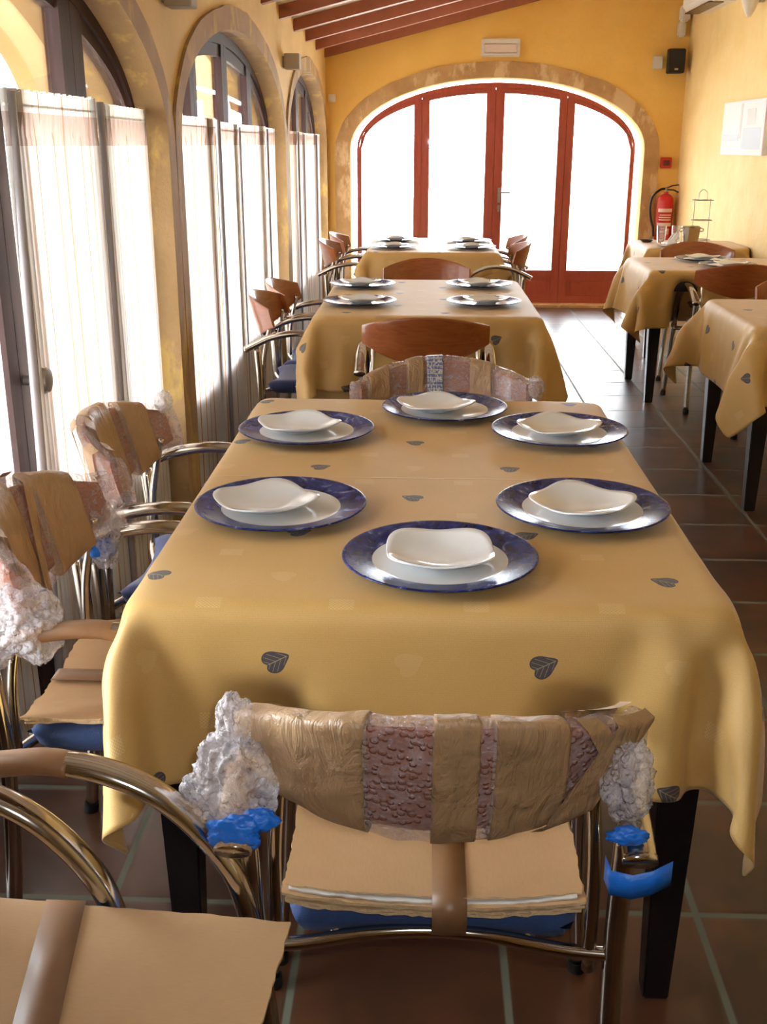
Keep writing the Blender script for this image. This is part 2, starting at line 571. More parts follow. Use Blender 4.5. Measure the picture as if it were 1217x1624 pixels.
# back wall, its top follows the sloping ceiling
DOOR = (.60, 1.24, 1.38, .555)
out = [(XL - .3, -.1), (DOOR[0] - DOOR[1] - .05, -.1)] + arch_pts(DOOR[0], DOOR[1] + .05, DOOR[2], DOOR[3] + .03) + [(DOOR[0] + DOOR[1] + .05, -.1), (XR + .3, -.1), (XR + .3, ceil_z(XR + .3)), (XL - .3, ceil_z(XL - .3))]
w = prism('wall_back', out, XZ, YB, YB + .3, 'yellow_plaster'); struct(w)
w = prism('wall_right', [(YF, -.1), (YB + .3, -.1), (YB + .3, 3.05), (YF, 3.05)], YZ, XR, XR + .3, 'right_plaster'); struct(w)
w = prism('wall_front', [(XL - .3, -.1), (XR + .3, -.1), (XR + .3, 3.05), (XL - .3, ceil_z(XL - .3))], XZ, YF - .3, YF, 'yellow_plaster'); struct(w)
w = prism('ceiling', [(XL - .5, ceil_z(XL - .5)), (XR + .3, ceil_z(XR + .3)), (XR + .3, ceil_z(XR + .3) + .15), (XL - .5, ceil_z(XL - .5) + .15)], XZ, YF - .3, YB + .3, 'ceiling_white'); struct(w)
for k in range(19):
    y = 9.96 - .735 * k
    if k: y -= .02
    z0, z1 = ceil_z(XL), ceil_z(XR)
    bm = bmesh.new()
    add_prism(bm, [(XL - .0, z0 - .075), (XR, z1 - .075), (XR, z1 + .01), (XL, z0 + .01)], XZ, y - .035, y + .035)
    o = autosmooth(link('trim_%d' % (k + 1), bm, 'beam_wood'))
    struct(o, 'red-brown wooden ceiling beam')

# stone surrounds of the arches
def surround(name, c, a, zs, rise, wd, fn, d0, d1, mat, seg_gap=True):
    """band of dressed stones following an arch down to the floor"""
    bm = bmesh.new()
    n = 40
    inner = [(c - a, 0.0)] + [(c - a, zs * k / 5) for k in range(1, 5)] + arch_pts(c, a, zs, rise, n) + [(c + a, zs * k / 5) for k in range(4, 0, -1)] + [(c + a, 0.0)]
    outer = [(c - a - wd, 0.0)] + [(c - a - wd, zs * k / 5) for k in range(1, 5)] + arch_pts(c, a + wd, zs, rise + wd, n) + [(c + a + wd, zs * k / 5) for k in range(4, 0, -1)] + [(c + a + wd, 0.0)]
    random.seed(int(c * 100))
    outer = [(u + (noise.noise(Vector((u * 6, v * 6, c))) * .012), v + noise.noise(Vector((v * 6, u * 6, c + 3))) * .012 if v > 0 else 0) for u, v in outer]
    m = len(inner)
    rows = [[bm.verts.new(fn(*p, d1)) for p in inner], [bm.verts.new(fn(*p, d0)) for p in inner],
            [bm.verts.new(fn(*p, d0)) for p in outer], [bm.verts.new(fn(*p, d1)) for p in outer]]
    for r0, r1 in zip(rows, rows[1:] + rows[:1]):
        for i in range(m - 1):
            bm.faces.new((r0[i], r0[i + 1], r1[i + 1], r1[i]))
    bmesh.ops.recalc_face_normals(bm, faces=bm.faces[:])
    o = autosmooth(link(name, bm, mat), 30)
    struct(o, 'stone surround of an arch')
    return o
surround('trim_40', DOOR[0], DOOR[1] + .052, DOOR[2], DOOR[3] + .032, .13, XZ, YB - .015, YB + .02, 'stone')
for k, (c, a, zs, rise) in enumerate(BAYS):
    surround('trim_%d' % (41 + k), c, a - .004, zs, rise - .004, .098 if k else .10, YZ, XL + .014, XL - .298, 'pillar_stone')

# ------------------------------------------------------------------ glazed arched doors
def glazed_arch(root, c, a, zs, rise, stiles, fn, d, mat, zpanel=.33, jamb=.05, th=.05, sgn=1):
    """four-leaf glazed door filling an arch. stiles: (u0,u1) of the uprights; d: depth position"""
    jx = jamb * .45
    def top(u, k=0.0):
        """height of the arch at u, k frame widths inside it"""
        t = max(-1, min(1, (u - c) / (a - jx * k)))
        return zs + (rise - jamb * k) * math.sqrt(max(0, 1 - t * t))
    # curved outer frame
    bm = bmesh.new()
    n = 36
    inn = [(c - a + jx, 0.0)] + arch_pts(c, a - jx, zs, rise - jamb, n) + [(c + a - jx, 0.0)]
    ou = [(c - a, 0.0)] + arch_pts(c, a, zs, rise, n) + [(c + a, 0.0)]
    rows = [[bm.verts.new(fn(*p, dd)) for p in arr] for arr, dd in ((inn, d - th * sgn), (inn, d), (ou, d), (ou, d - th * sgn))]
    for r0, r1 in zip(rows, rows[1:] + rows[:1]):
        for i in range(len(inn) - 1):
            bm.faces.new((r0[i], r0[i + 1], r1[i + 1], r1[i]))
    bmesh.ops.recalc_face_normals(bm, faces=bm.faces[:])
    autosmooth(link('door_frame', bm, mat, root))
    edges = [c - a + jx * 2] + [v for s in stiles for v in s] + [c + a - jx * 2]
    th2 = th * .8
    # leaves: each leaf is a child with its panes
    for k in range(len(stiles) + 1):
        u0, u1 = edges[2 * k], edges[2 * k + 1]
        lo = c - a + jx if k == 0 else (stiles[k - 1][0] + stiles[k - 1][1]) / 2 + .002
        hi = c + a - jx if k == len(stiles) else (stiles[k][0] + stiles[k][1]) / 2 - .002
        bm = bmesh.new()
        m = 12
        # top rail
        t_in = [(u0 + (u1 - u0) * i / m, top(u0 + (u1 - u0) * i / m, 2)) for i in range(m + 1)]
        t_out = [(u0 + (u1 - u0) * i / m, top(u0 + (u1 - u0) * i / m, 1)) for i in range(m + 1)]
        add_prism(bm, t_in + t_out[::-1], fn, d - (th - th2) * sgn, d - th2 * sgn)
        for (s0, s1) in ((lo, u0), (u1, hi)):
            if s1 - s0 > .01:
                add_prism(bm, [(s0, 0.02), (s1, 0.02), (s1, max(.5, top(s1, 1))), (s0, max(.5, top(s0, 1)))], fn, d - .002 * sgn, d - th2 * sgn)
        if k < len(stiles):      # rebate strip that closes the joint to the next leaf
            add_prism(bm, [(hi - .02, .02), (hi + .024, .02), (hi + .024, top(hi + .024, 1.3)), (hi - .02, top(hi - .02, 1.3))], fn, d - th2 * .6 * sgn, d - th * sgn)
        # bottom rails and sunk panel
        add_prism(bm, [(u0, zpanel - .06), (u1, zpanel - .06), (u1, zpanel), (u0, zpanel)], fn, d - .004 * sgn, d - th2 * sgn)
        add_prism(bm, [(u0, .02), (u1, .02), (u1, .09), (u0, .09)], fn, d - .004 * sgn, d - th2 * sgn)
        add_prism(bm, [(u0, .09), (u1, .09), (u1, zpanel - .06), (u0, zpanel - .06)], fn, d - .016 * sgn, d - th2 * sgn)
        add_prism(bm, [(u0 + .05, .13), (u1 - .05, .13), (u1 - .05, zpanel - .10), (u0 + .05, zpanel - .10)], fn, d - .008 * sgn, d - th2 * sgn)
        lf = autosmooth(link('door_leaf', bm, mat, root))
        bm = bmesh.new()
        add_prism(bm, [(u0, zpanel), (u1, zpanel)] + [(u, z) for u, z in t_in[::-1]], fn, d - .02 * sgn, d - .024 * sgn)
        link('glass_pane', bm, 'window_glass', lf, smooth=False)

dr = empty('door_1', (DOOR[0], 10.15, 0))
struct(dr, 'red-brown four-leaf glazed door filling the stone arch in the back wall')
L0 = lambda u, v, d: (u - DOOR[0], d - 10.15, v)
glazed_arch(dr, DOOR[0], DOOR[1], DOOR[2], DOOR[3], [(-.13, .01), (.51, .67), (1.15, 1.29)], L0, 10.15, 'door_wood', zpanel=.32, jamb=.045, sgn=-1)
# handle
hb = bmesh.new()
add_box(hb, -.012, .012, -.012, 0, -.02, .11, .003)
add_tube(hb, [(0, -.01, .07), (0, -.05, .07)], .008)
add_tube(hb, [(0, -.05, .07), (.05, -.052, .07), (.1, -.048, .068)], .008, ref=(0, 0, 1))
add_box(hb, -.01, .01, -.012, 0, -.10, -.04, .003)
h = autosmooth(link('door_handle', hb, 'brushed_metal', dr)); h.location = (.045, 0, .94)
sill = box('trim_30', DOOR[0] - 1.24, DOOR[0] + 1.24, 10.0, 10.2, .0, .022, 'stone'); struct(sill, 'stone door sill')

WST = [[(1.0, 1.14), (1.72, 1.86), (2.46, 2.60)], [(4.72, 4.86), (5.47, 5.61), (6.21, 6.35)], [(7.81, 7.95), (8.48, 8.62), (9.15, 9.29)]]
WST[0] = [(1.66, 1.78), (2.48, 2.61), (3.09, 3.28)]
for k, (c, a, zs, rise) in enumerate(BAYS):
    rt_ = empty('window_%d' % (k + 1), (-1.0, c, 0))
    struct(rt_, 'dark brown glazed arched doors behind the curtain screen')
    fn = (lambda cc: (lambda u, v, d: (d + 1.0, u - cc, v)))(c)
    glazed_arch(rt_, c, a, zs, rise, WST[k], fn, -.985, 'dark_door_wood', zpanel=.42, jamb=.055, th=.06)
    if k == 0:
        kb = bmesh.new()
        add_lathe(kb, [(0, 0), (.012, 0), (.012, .03), (.03, .035), (.034, .05), (.028, .062), (0, .066)], 24)
        bmesh.ops.rotate(kb, verts=kb.verts, matrix=Matrix.Rotation(R(90), 3, 'Y'))
        o = autosmooth(link('door_knob', kb, 'brushed_metal', rt_)); o.location = (.015, 2.565 - c, .87)

# ------------------------------------------------------------------ the porch outside the left windows
w = prism('wall_outside', wall_outline(-2, 19, 3.0, [(1.6, 1.6, 1.5, .7), (5.4, 1.68, 1.5, .7), (10.1, 1.8, 1.5, .75), (15.2, 2.0, 1.5, .75)]), YZ, -2.4, -2.52, 'outdoor_plaster')
struct(w, 'yellow plastered arcade outside the left windows')

# ------------------------------------------------------------------ folding curtain screens
def screen(name, label, panels, poles, seed, xbase=-.935):
    root = tag(empty(name, (xbase, panels[0][1], 0)), label, 'screen', 'curtain screens in the window arches')
    ox, oy = xbase, panels[0][1]
    rnd = random.Random(seed)
    for (x0, y0, x1, y1, z0, z1, dens) in panels:
        bm = bmesh.new()
        uvl = bm.loops.layers.uv.new('UVMap')
        Lp = math.hypot(x1 - x0, y1 - y0)
        nx = max(12, int(Lp / .0055))
        zs = [z0] + [z0 + (z1 - z0) * t for t in (.12, .25, .4, .55, .7, .82, .9, .94)] + [z1 - .03, z1 - .018, z1 - .006, z1 + .012, z1 + .02]
        nxv, nyv = (y1 - y0) / Lp, -(x1 - x0) / Lp
        ph = rnd.random() * 9
        grid = []
        for z in zs:
            row = []
            for i in range(nx + 1):
                s = Lp * i / nx
                t = (z - z0) / (z1 - z0)
                g1 = math.sin(s / dens * 2 * PI + ph + .6 * math.sin(s * 23 + ph)) * (.0055 + .003 * (1 - t))
                g1 += noise.noise(Vector((s * 9, z * .8, ph))) * .012 * (1 - t * .7)
                if z > z1 - .035:
                    g1 = math.sin(s / (dens * .5) * 2 * PI + ph) * .008
                row.append(bm.verts.new((x0 + (x1 - x0) * i / nx + nxv * g1 - ox, y0 + (y1 - y0) * i / nx + nyv * g1 - oy, z + (.004 * math.sin(s * 130) if z > z1 else 0))))
            grid.append(row)
        for j in range(len(zs) - 1):
            for i in range(nx):
                f = bm.faces.new((grid[j][i], grid[j][i + 1], grid[j + 1][i + 1], grid[j + 1][i]))
                for l, (a, b) in zip(f.loops, ((i, j), (i + 1, j), (i + 1, j + 1), (i, j + 1))):
                    l[uvl].uv = (Lp * a / nx * 1.25 + ph, zs[b])
        link('curtain_panel', bm, 'voile', root)
        rd = bmesh.new()
        add_tube(rd, [(x0 - ox, y0 - oy, z1 - .012), (x1 - ox, y1 - oy, z1 - .012)], .0032, ref=(0, 0, 1), seg=8)
        link('curtain_rod', rd, 'napkin', root)
    for (x0, y0, x1, y1, zt, r) in poles:
        tube('pole', [(x0 - ox, y0 - oy, .0), (x1 - ox, y1 - oy, zt)], r, 'pole_paint', root, seg=10)
    return root
screen('curtain_screen', 'white striped fabric folding screen nearest the camera, in the first window arch',
       [(-.955, 1.55, -.95, 2.35, .06, 1.50, .032), (-.935, 2.49, -.925, 3.14, .06, 1.515, .030), (-.925, 3.20, -.955, 3.80, .06, 1.505, .030)],
       [(-.93, 2.44, -.93, 2.52, 1.53, .012), (-.915, 3.12, -.915, 3.16, 1.53, .010)], 3)
screen('curtain_screen', 'white striped folding screen in the middle window arch, between the two stone pillars',
       [(-.95, 4.20, -.925, 4.90, .04, 1.50, .028), (-.925, 4.96, -.955, 5.66, .04, 1.49, .026), (-.955, 5.70, -.925, 6.40, .04, 1.49, .026), (-.925, 6.44, -.95, 6.96, .04, 1.485, .026)],
       [(-.93, 4.17, -.93, 4.17, 1.52, .011), (-.915, 4.93, -.915, 4.93, 1.52, .011), (-.95, 5.68, -.95, 5.68, 1.50, .009), (-.915, 6.42, -.915, 6.42, 1.50, .009)], 5)
screen('curtain_screen', 'white striped folding screen farthest away, in the window arch beside the back wall',
       [(-.95, 7.28, -.925, 7.95, .04, 1.48, .026), (-.925, 7.98, -.955, 8.62, .04, 1.48, .026), (-.955, 8.65, -.925, 9.25, .04, 1.475, .026), (-.925, 9.28, -.95, 9.82, .04, 1.475, .026)],
       [(-.93, 7.26, -.93, 7.26, 1.50, .010), (-.915, 7.965, -.915, 7.965, 1.50, .009), (-.95, 8.635, -.95, 8.635, 1.49, .009), (-.915, 9.265, -.915, 9.265, 1.49, .009)], 8)

# ================================================================== TABLES
CLOTH = {
'T1': (41, 53, -0.765, 0.7849999999999999, 1.18, 3.21, (-0.455,0.475,1.49,2.9,0.31,0.31,0.31,0.31), [374,-5,-12,-9,9,35,41,-4,-1,5,41,48,47,47,47,47,48,47,47,48,47,47,47,47,48,47,47,47,47,47,46,47,12,46,20,21,-31,12,39,12,3,6,-1261,25,-6,-12,-1,24,43,
11,2,2,43,47,47,48,47,47,48,47,47,47,48,47,47,47,48,47,47,47,45,47,47,47,9,48,20,19,-24,35,27,2,7,17,-1315,30,25,-6,-10,10,39,28,-2,8,44,47,47,48,47,
47,48,47,47,47,48,47,47,47,48,47,47,47,45,46,47,47,7,42,41,-14,16,38,7,9,20,26,-1382,31,30,24,-2,-6,26,39,8,6,46,47,47,47,48,47,47,47,48,47,47,47,48,
47,47,47,48,47,46,45,46,48,13,46,10,9,39,27,5,22,27,27,-1441,21,31,26,25,5,3,43,12,16,46,47,47,47,47,48,47,47,48,47,47,47,48,47,47,47,47,48,47,44,45,
47,20,46,8,28,40,13,24,27,26,25,-1472,19,-1,26,29,21,3,40,34,11,47,47,47,47,47,47,48,47,47,47,48,47,47,48,47,47,47,48,47,46,42,48,24,46,18,38,35,24,25,
24,23,13,-1461,-8,3,8,14,21,21,35,43,21,47,47,47,47,47,47,48,47,47,47,48,47,47,47,48,47,47,47,47,48,41,47,30,40,39,39,27,27,24,15,-4,-5,-1386,1,4,-2,
-2,4,18,23,40,35,47,47,47,47,48,47,47,47,48,47,47,47,48,47,47,48,47,47,47,47,45,46,47,42,39,23,22,17,0,2,3,2,-1310,3,2,1,-1,-9,22,12,0,45,49,48,47,47,
48,47,47,47,48,47,47,47,48,47,47,47,48,47,47,47,48,47,49,46,4,24,12,9,-6,3,8,-2,-1242,2,1,2,2,0,-3,-13,17,1183,-1,0,2,4,9,21,-24,-2,-1240,1,1,2,2,1,5,
27,10,1180,23,11,5,5,-19,-8,-4,-3,-1252,4,5,5,5,7,20,15,0,1181,16,3,14,12,11,-3,-4,-5,-1275,4,5,3,9,17,8,3,1,1181,2,13,0,13,11,13,0,-1,-1273,5,3,12,11,
0,1,3,6,1181,2,1,11,0,11,10,12,1,-1262,5,11,7,4,2,2,1,1,1181,2,0,3,8,1,10,9,9,-1249,9,5,5,2,2,1,0,2,1181,2,1,0,4,6,3,9,9,-1236,7,5,3,2,1,0,1,2,1181,2,
1,0,2,4,4,7,9,-1227,6,4,2,1,1,1,0,2,1181,2,1,0,2,2,4,5,8,-1219,5,3,1,1,1,1,0,2,1181,2,1,0,1,2,3,5,6,-1212,3,2,2,1,0,1,0,2,1181,2,1,0,1,2,2,4,5,-1208,4,
1,1,1,0,1,0,2,1181,2,1,0,1,2,2,3,4,-1204,2,2,1,0,1,0,0,2,1181,2,1,0,1,1,2,3,3,-1201,2,1,1,0,1,0,0,2,1181,2,1,0,1,1,2,2,3,-1199,1,1,1,0,1,0,0,2,1181,3,
0,0,1,1,1,2,2,-1197,1,1,1,0,1,0,0,2,1181,3,0,0,1,1,1,1,2,-1195,1,1,0,0,1,0,0,2,1181,3,0,0,1,1,1,1,2,-1195,1,1,0,1,0,0,0,2,1181,3,0,0,1,0,1,1,2,-1194,1,
1,0,1,0,0,0,2,1181,3,0,0,1,0,1,1,1,-1193,1,1,0,1,0,0,0,2,1181,3,0,0,1,0,1,1,0,-1192,1,1,0,1,0,0,0,2,1181,3,0,0,0,1,1,0,1,-1192,1,1,0,1,0,0,0,2,1181,3,
0,0,0,1,0,1,1,-1192,1,1,0,1,0,0,0,2,1181,3,0,0,0,1,0,1,0,-1192,2,1,0,1,0,0,0,2,1181,3,0,0,0,1,0,1,0,-1192,1,2,0,1,0,0,0,2,1181,3,0,0,0,1,0,0,1,-1193,2,
2,0,1,0,0,0,2,1181,3,0,0,0,0,1,0,1,-1195,3,2,1,1,0,0,0,2,1181,3,0,0,0,0,1,0,1,-1196,3,3,1,1,0,0,0,2,1181,3,0,0,0,0,1,1,1,-1200,4,4,2,0,1,0,0,2,1181,3,
0,0,0,0,1,1,1,-1204,5,5,3,1,1,0,0,2,1181,1,0,1,1,1,1,1,1,-1211,6,6,5,3,1,0,1,1,1181,3,1,1,0,0,1,0,2,-1219,6,6,6,6,4,0,-1,3,1181,1,0,0,1,1,1,3,2,-1232,
7,6,6,6,7,7,3,0,1181,3,-2,0,2,1,2,3,2,-1250,8,7,3,5,6,6,8,15,1181,1,7,4,-2,6,3,1,-6,-1274,9,8,8,10,9,11,21,3,1181,1,7,11,6,3,1,-6,-9,-1259,13,12,13,12,
8,5,-1,1,1184,7,4,3,-9,-4,17,-1,-6,-1297,19,16,12,0,13,16,23,5,44,49,48,47,47,48,47,47,47,48,47,47,47,48,47,47,47,47,48,47,47,47,48,47,49,-3,-2,0,9,20,
-15,2,6,-1296,-2,-2,-1,5,20,24,24,42,35,46,47,47,47,47,48,47,47,47,48,47,47,47,48,47,47,47,48,47,47,47,45,46,47,45,0,1,2,-5,-5,-5,-6,-1344,8,11,14,20,
22,15,35,25,40,47,46,46,47,47,47,48,47,47,48,47,47,47,48,47,47,47,48,47,47,45,45,46,47,41,34,8,-22,-10,11,2,1,-1364,10,11,10,13,14,26,41,9,44,46,42,48,
46,47,47,48,47,47,48,47,47,47,48,47,47,47,48,47,47,43,47,40,41,41,42,22,11,-19,-21,-9,-3,-1330,12,12,11,10,1,38,12,30,28,47,44,47,48,46,47,48,47,47,47,
48,47,47,47,48,47,47,47,47,47,44,47,39,46,26,45,29,14,12,-12,-21,-19,-1323,12,10,6,-5,18,38,2,30,21,47,45,47,47,48,46,47,47,48,47,47,48,47,47,47,48,47,
47,47,46,45,46,39,47,21,36,40,15,5,18,-2,-18,-1344,7,3,-6,7,35,9,24,18,14,47,45,48,47,47,47,47,47,48,47,47,48,47,47,47,48,47,47,47,46,45,46,39,47,18,
26,45,20,4,9,20,6,-1367,2,-6,12,9,39,9,8,1,25,47,47,47,47,48,47,47,47,48,47,47,48,47,47,47,48,47,47,47,46,45,45,39,47,24,14,39,30,5,4,12,18,-1363,0,3,
1,37,22,-8,6,11,25,48,47,47,47,47,47,48,47,47,48,47,47,48,47,47,47,48,47,47,46,45,44,39,47,21,13,26,41,8,4,8,14,],
[335,-33,-31,-33,-32,-16,18,46,47,47,23,2,-2,-1,-1,-1,0,-1,-1,-1,-1,-2,-2,-3,-3,-4,-5,-7,-4,-5,-7,5,46,5,-43,-43,-34,-44,-4,29,32,31,53,-18,-33,-32,-33,
-26,2,46,46,47,20,-1,-3,-1,0,0,0,-1,0,-1,0,-1,-1,-1,-2,-4,-5,-7,-11,-4,-6,4,46,-3,-42,-43,-40,-25,20,32,31,27,29,-4,-19,-33,-33,-32,-11,38,47,46,16,-4,
-3,1,0,1,-1,0,-1,0,-1,0,0,-1,0,-2,-3,-7,-11,-12,-4,2,47,-23,-23,-45,-44,5,31,31,24,17,10,3,-4,-20,-33,-34,-24,25,46,47,11,-7,-1,2,1,-1,-1,1,0,-1,0,0,
-1,0,-1,0,0,-4,-10,-15,-8,1,46,-7,-46,-46,-20,20,32,22,17,16,22,-21,4,-15,-17,-33,-34,9,45,45,7,-9,1,3,-1,-1,1,0,-1,0,0,0,-1,0,-1,-1,1,1,-6,-17,-12,0,
43,-8,-46,-38,-2,29,20,16,17,19,44,-21,-24,-17,-9,-21,-34,-6,33,45,3,-9,3,2,-2,0,0,0,0,0,0,-1,0,0,-1,-1,-1,2,1,-10,-20,-3,39,-9,-44,-21,10,19,20,19,21,
28,46,-17,-24,-23,-24,-22,-22,-13,16,41,-1,-8,5,-1,0,0,0,-1,0,0,0,0,-1,0,0,-1,0,-2,3,1,-22,-7,35,-24,-26,3,17,19,19,24,20,15,-10,-2,5,-7,-13,-20,-22,
-22,-7,27,-3,2,0,0,0,0,0,0,-1,0,0,0,0,-1,0,0,0,0,-2,7,-13,9,-8,14,-25,19,19,19,9,-3,-12,7,4,1,1,1,2,10,-25,-13,-9,-3,1,1,0,0,1,0,0,0,0,0,0,0,0,0,0,0,0,
0,0,-1,0,0,-1,2,10,20,11,9,-21,-3,17,-2,34,1,1,1,1,1,-13,-16,-3,-1,10,10,2,2,-4,6,-7,-3,39,0,0,0,0,1,0,-5,-2,0,2,1,1,1,12,3,-2,-3,37,1,0,1,0,0,-4,-1,
-1,0,1,0,2,2,0,-1,-2,-1,50,0,1,1,-1,-4,1,0,-1,0,-1,2,-1,1,1,1,-1,-2,50,0,1,-2,-1,0,0,0,-1,0,0,0,0,0,1,0,1,-2,50,0,-1,0,0,0,0,0,-1,0,0,0,0,0,-1,1,0,0,
49,0,0,-1,0,0,0,0,0,0,0,0,0,0,-1,0,0,1,49,0,0,0,-1,0,0,0,0,0,0,0,-1,0,0,0,0,0,50,-1,0,0,0,0,0,0,0,0,0,-1,0,0,0,0,-1,0,50,0,0,0,0,0,0,0,0,0,0,-1,0,0,0,
0,-1,0,50,0,0,0,0,0,0,0,0,0,-1,0,0,0,0,-1,0,0,50,0,0,0,0,0,0,0,0,0,0,-1,0,0,0,-1,0,0,50,0,0,0,0,0,0,0,-1,0,0,0,0,0,-1,0,0,0,50,0,0,0,0,-1,0,0,0,0,0,0,
0,-1,0,0,0,0,50,0,0,0,0,0,-1,0,0,0,0,0,0,-1,0,0,0,0,50,0,0,-1,0,0,0,0,0,0,0,0,-1,0,0,0,0,0,50,0,0,0,-1,0,0,0,0,0,0,0,-1,0,0,0,0,0,50,-1,0,0,0,0,0,0,0,
0,0,-1,0,0,0,0,-1,0,50,0,0,0,0,0,0,0,0,-1,0,0,0,0,0,0,0,-1,50,0,0,0,0,0,0,0,0,0,-1,0,0,0,0,0,-1,0,50,0,0,0,0,0,0,-1,0,0,0,0,0,0,0,0,-1,0,50,0,0,0,0,0,
0,0,-1,0,0,0,0,0,-1,0,0,0,50,0,0,0,0,-1,0,0,0,0,0,0,0,-1,0,0,0,0,50,0,0,-1,0,0,0,0,0,0,0,0,0,-1,0,0,0,0,50,0,0,0,-1,0,0,0,0,0,0,0,-1,0,0,0,0,0,50,0,-1,
0,0,0,0,0,0,0,0,0,-1,0,0,0,0,0,50,0,0,-1,0,0,0,0,0,0,0,-1,0,0,0,0,0,0,50,-1,0,0,0,0,0,0,-1,0,0,0,0,0,0,-1,0,0,50,0,0,0,0,0,0,0,0,-1,0,0,0,0,0,0,-1,0,
50,0,0,0,0,0,0,-1,0,0,0,0,0,0,-1,0,0,0,50,0,0,0,0,0,0,-1,0,0,0,0,0,0,-1,0,0,0,49,0,0,0,0,0,0,0,0,0,0,-1,0,0,0,0,0,0,48,0,0,0,0,0,1,0,0,0,-1,0,0,0,0,0,
0,0,45,0,1,-1,-1,0,1,1,3,0,-1,0,-1,0,-1,0,0,2,39,1,1,1,1,1,0,0,5,-1,0,0,-2,-1,0,0,1,2,37,-1,-2,-1,-1,2,2,8,6,-2,0,-1,-1,-5,-3,6,2,1,15,7,2,-1,-16,8,12,
17,8,0,-3,0,1,0,0,0,0,0,0,0,0,0,0,0,0,0,0,0,0,0,2,0,-2,-1,-2,-2,-2,-1,-8,10,2,2,-80,10,14,18,21,19,18,17,2,-30,10,-6,0,0,0,0,0,0,0,0,0,0,-1,0,0,-1,0,0,
0,-1,9,-10,10,2,-9,-28,24,13,10,7,5,5,-112,25,23,21,19,18,20,11,-39,-26,4,14,-10,-2,0,0,0,0,0,-1,0,0,-1,0,0,0,-1,0,0,0,15,-12,10,-9,23,-24,-35,-3,9,11,
10,11,-44,23,23,24,21,21,16,-20,-46,-16,-12,19,1,-9,-3,-1,0,0,0,0,-1,0,0,-1,0,0,0,-1,-1,6,18,-2,-25,23,24,-11,-32,-35,-23,-4,11,11,37,22,22,23,23,26,3,
-46,-36,-38,0,17,3,0,-8,-3,-1,0,-1,0,0,0,-1,0,0,-1,0,-1,2,8,18,-6,-26,12,39,11,-28,-34,-35,-31,-16,2,115,23,23,25,25,21,-27,-47,-36,-42,0,15,3,1,1,-7,
-3,-1,-1,0,0,-1,0,-1,0,0,-1,1,4,10,16,-10,-26,8,43,30,-17,-34,-36,-33,-35,-24,169,24,26,25,24,6,-47,-40,-44,-45,0,12,3,2,1,0,-4,-3,-1,-1,-1,0,0,-1,0,
-1,1,2,5,12,13,-12,-27,6,43,40,3,-32,-36,-36,-31,-37,190,25,26,22,24,-24,-46,-46,-48,-40,-2,8,4,2,1,1,0,-3,-2,-1,-1,-1,-1,0,0,0,2,2,6,12,12,-15,-27,4,
40,45,27,-26,-36,-36,-36,-32,200,26,25,23,4,-42,-47,-47,-45,-40,-3,3,3,2,1,0,0,0,-1,0,-1,-1,0,0,0,1,2,4,6,11,12,-20,-26,2,42,46,39,-10,-35,-37,-35,-35,],
[410,34,33,33,33,28,13,-9,-6,-6,-1,0,0,0,0,0,0,0,0,0,1,0,0,1,0,1,1,1,2,1,2,0,-1,3,-3,-4,-7,-11,-26,-35,-35,-35,24,36,33,33,33,31,20,-5,-6,-7,-1,1,0,0,0,
0,0,0,0,0,1,0,0,0,1,0,1,2,2,1,1,1,-1,3,-4,-3,-8,-19,-32,-35,-35,-35,22,36,36,33,33,33,25,1,-7,-5,0,0,0,0,0,0,0,0,0,0,0,1,0,0,0,1,0,2,1,3,1,1,-1,-1,-1,
-7,-8,-28,-34,-35,-35,-36,23,35,36,36,33,33,30,9,-6,-6,0,0,0,0,0,1,0,0,0,0,0,1,0,0,0,0,1,1,1,3,2,1,-2,-5,-2,-2,-17,-33,-35,-35,-36,-35,20,37,35,36,37,
33,33,17,-4,-5,0,0,0,0,0,0,0,1,0,0,0,0,1,0,0,0,1,0,1,3,3,1,-2,-5,-2,-8,-25,-35,-35,-36,-35,-35,12,38,40,36,37,36,33,25,2,-4,0,0,0,0,0,0,0,1,0,0,0,0,0,
1,0,0,0,1,0,2,4,2,-3,-5,-3,-16,-31,-35,-36,-35,-36,-36,0,44,40,41,38,36,37,28,12,-4,1,0,0,0,0,0,0,0,1,0,0,0,0,1,0,0,0,1,0,1,4,2,-2,-7,-6,-26,-35,-35,
-35,-38,-42,-45,-18,48,46,47,45,43,37,36,24,1,0,0,0,0,0,0,0,0,1,0,0,0,0,0,1,0,0,1,0,0,3,-5,1,-14,-6,-37,-36,-40,-47,-47,-45,-47,-12,47,47,48,47,45,34,
43,49,17,-1,0,0,0,0,0,0,1,0,0,0,0,0,0,1,0,0,0,0,2,0,-2,2,-14,-48,-36,-45,-45,-42,-47,-44,-47,-13,47,47,47,47,48,45,42,45,12,-51,-47,-47,-47,-46,-41,
-40,-47,-13,47,47,48,47,47,47,39,48,4,-42,-46,-47,-47,-42,-46,-47,-47,-10,47,47,47,47,47,43,45,48,5,-45,-47,-45,-46,-46,-47,-47,-47,-7,46,48,47,46,44,
46,48,48,3,-47,-46,-47,-45,-46,-46,-47,-47,-7,47,47,46,46,47,47,47,48,3,-48,-47,-46,-47,-46,-46,-46,-47,-6,47,46,46,48,47,47,47,48,3,-48,-47,-47,-47,
-47,-46,-47,-46,-5,46,47,47,47,48,47,47,48,2,-47,-47,-48,-47,-47,-47,-46,-46,-5,47,47,47,47,48,47,47,48,2,-47,-47,-48,-47,-47,-47,-47,-46,-4,47,47,47,
47,48,47,47,48,2,-48,-47,-47,-48,-47,-47,-47,-46,-3,47,47,47,47,48,47,47,48,2,-48,-47,-47,-48,-47,-47,-47,-47,-2,47,47,47,47,48,47,47,48,2,-48,-47,-48,
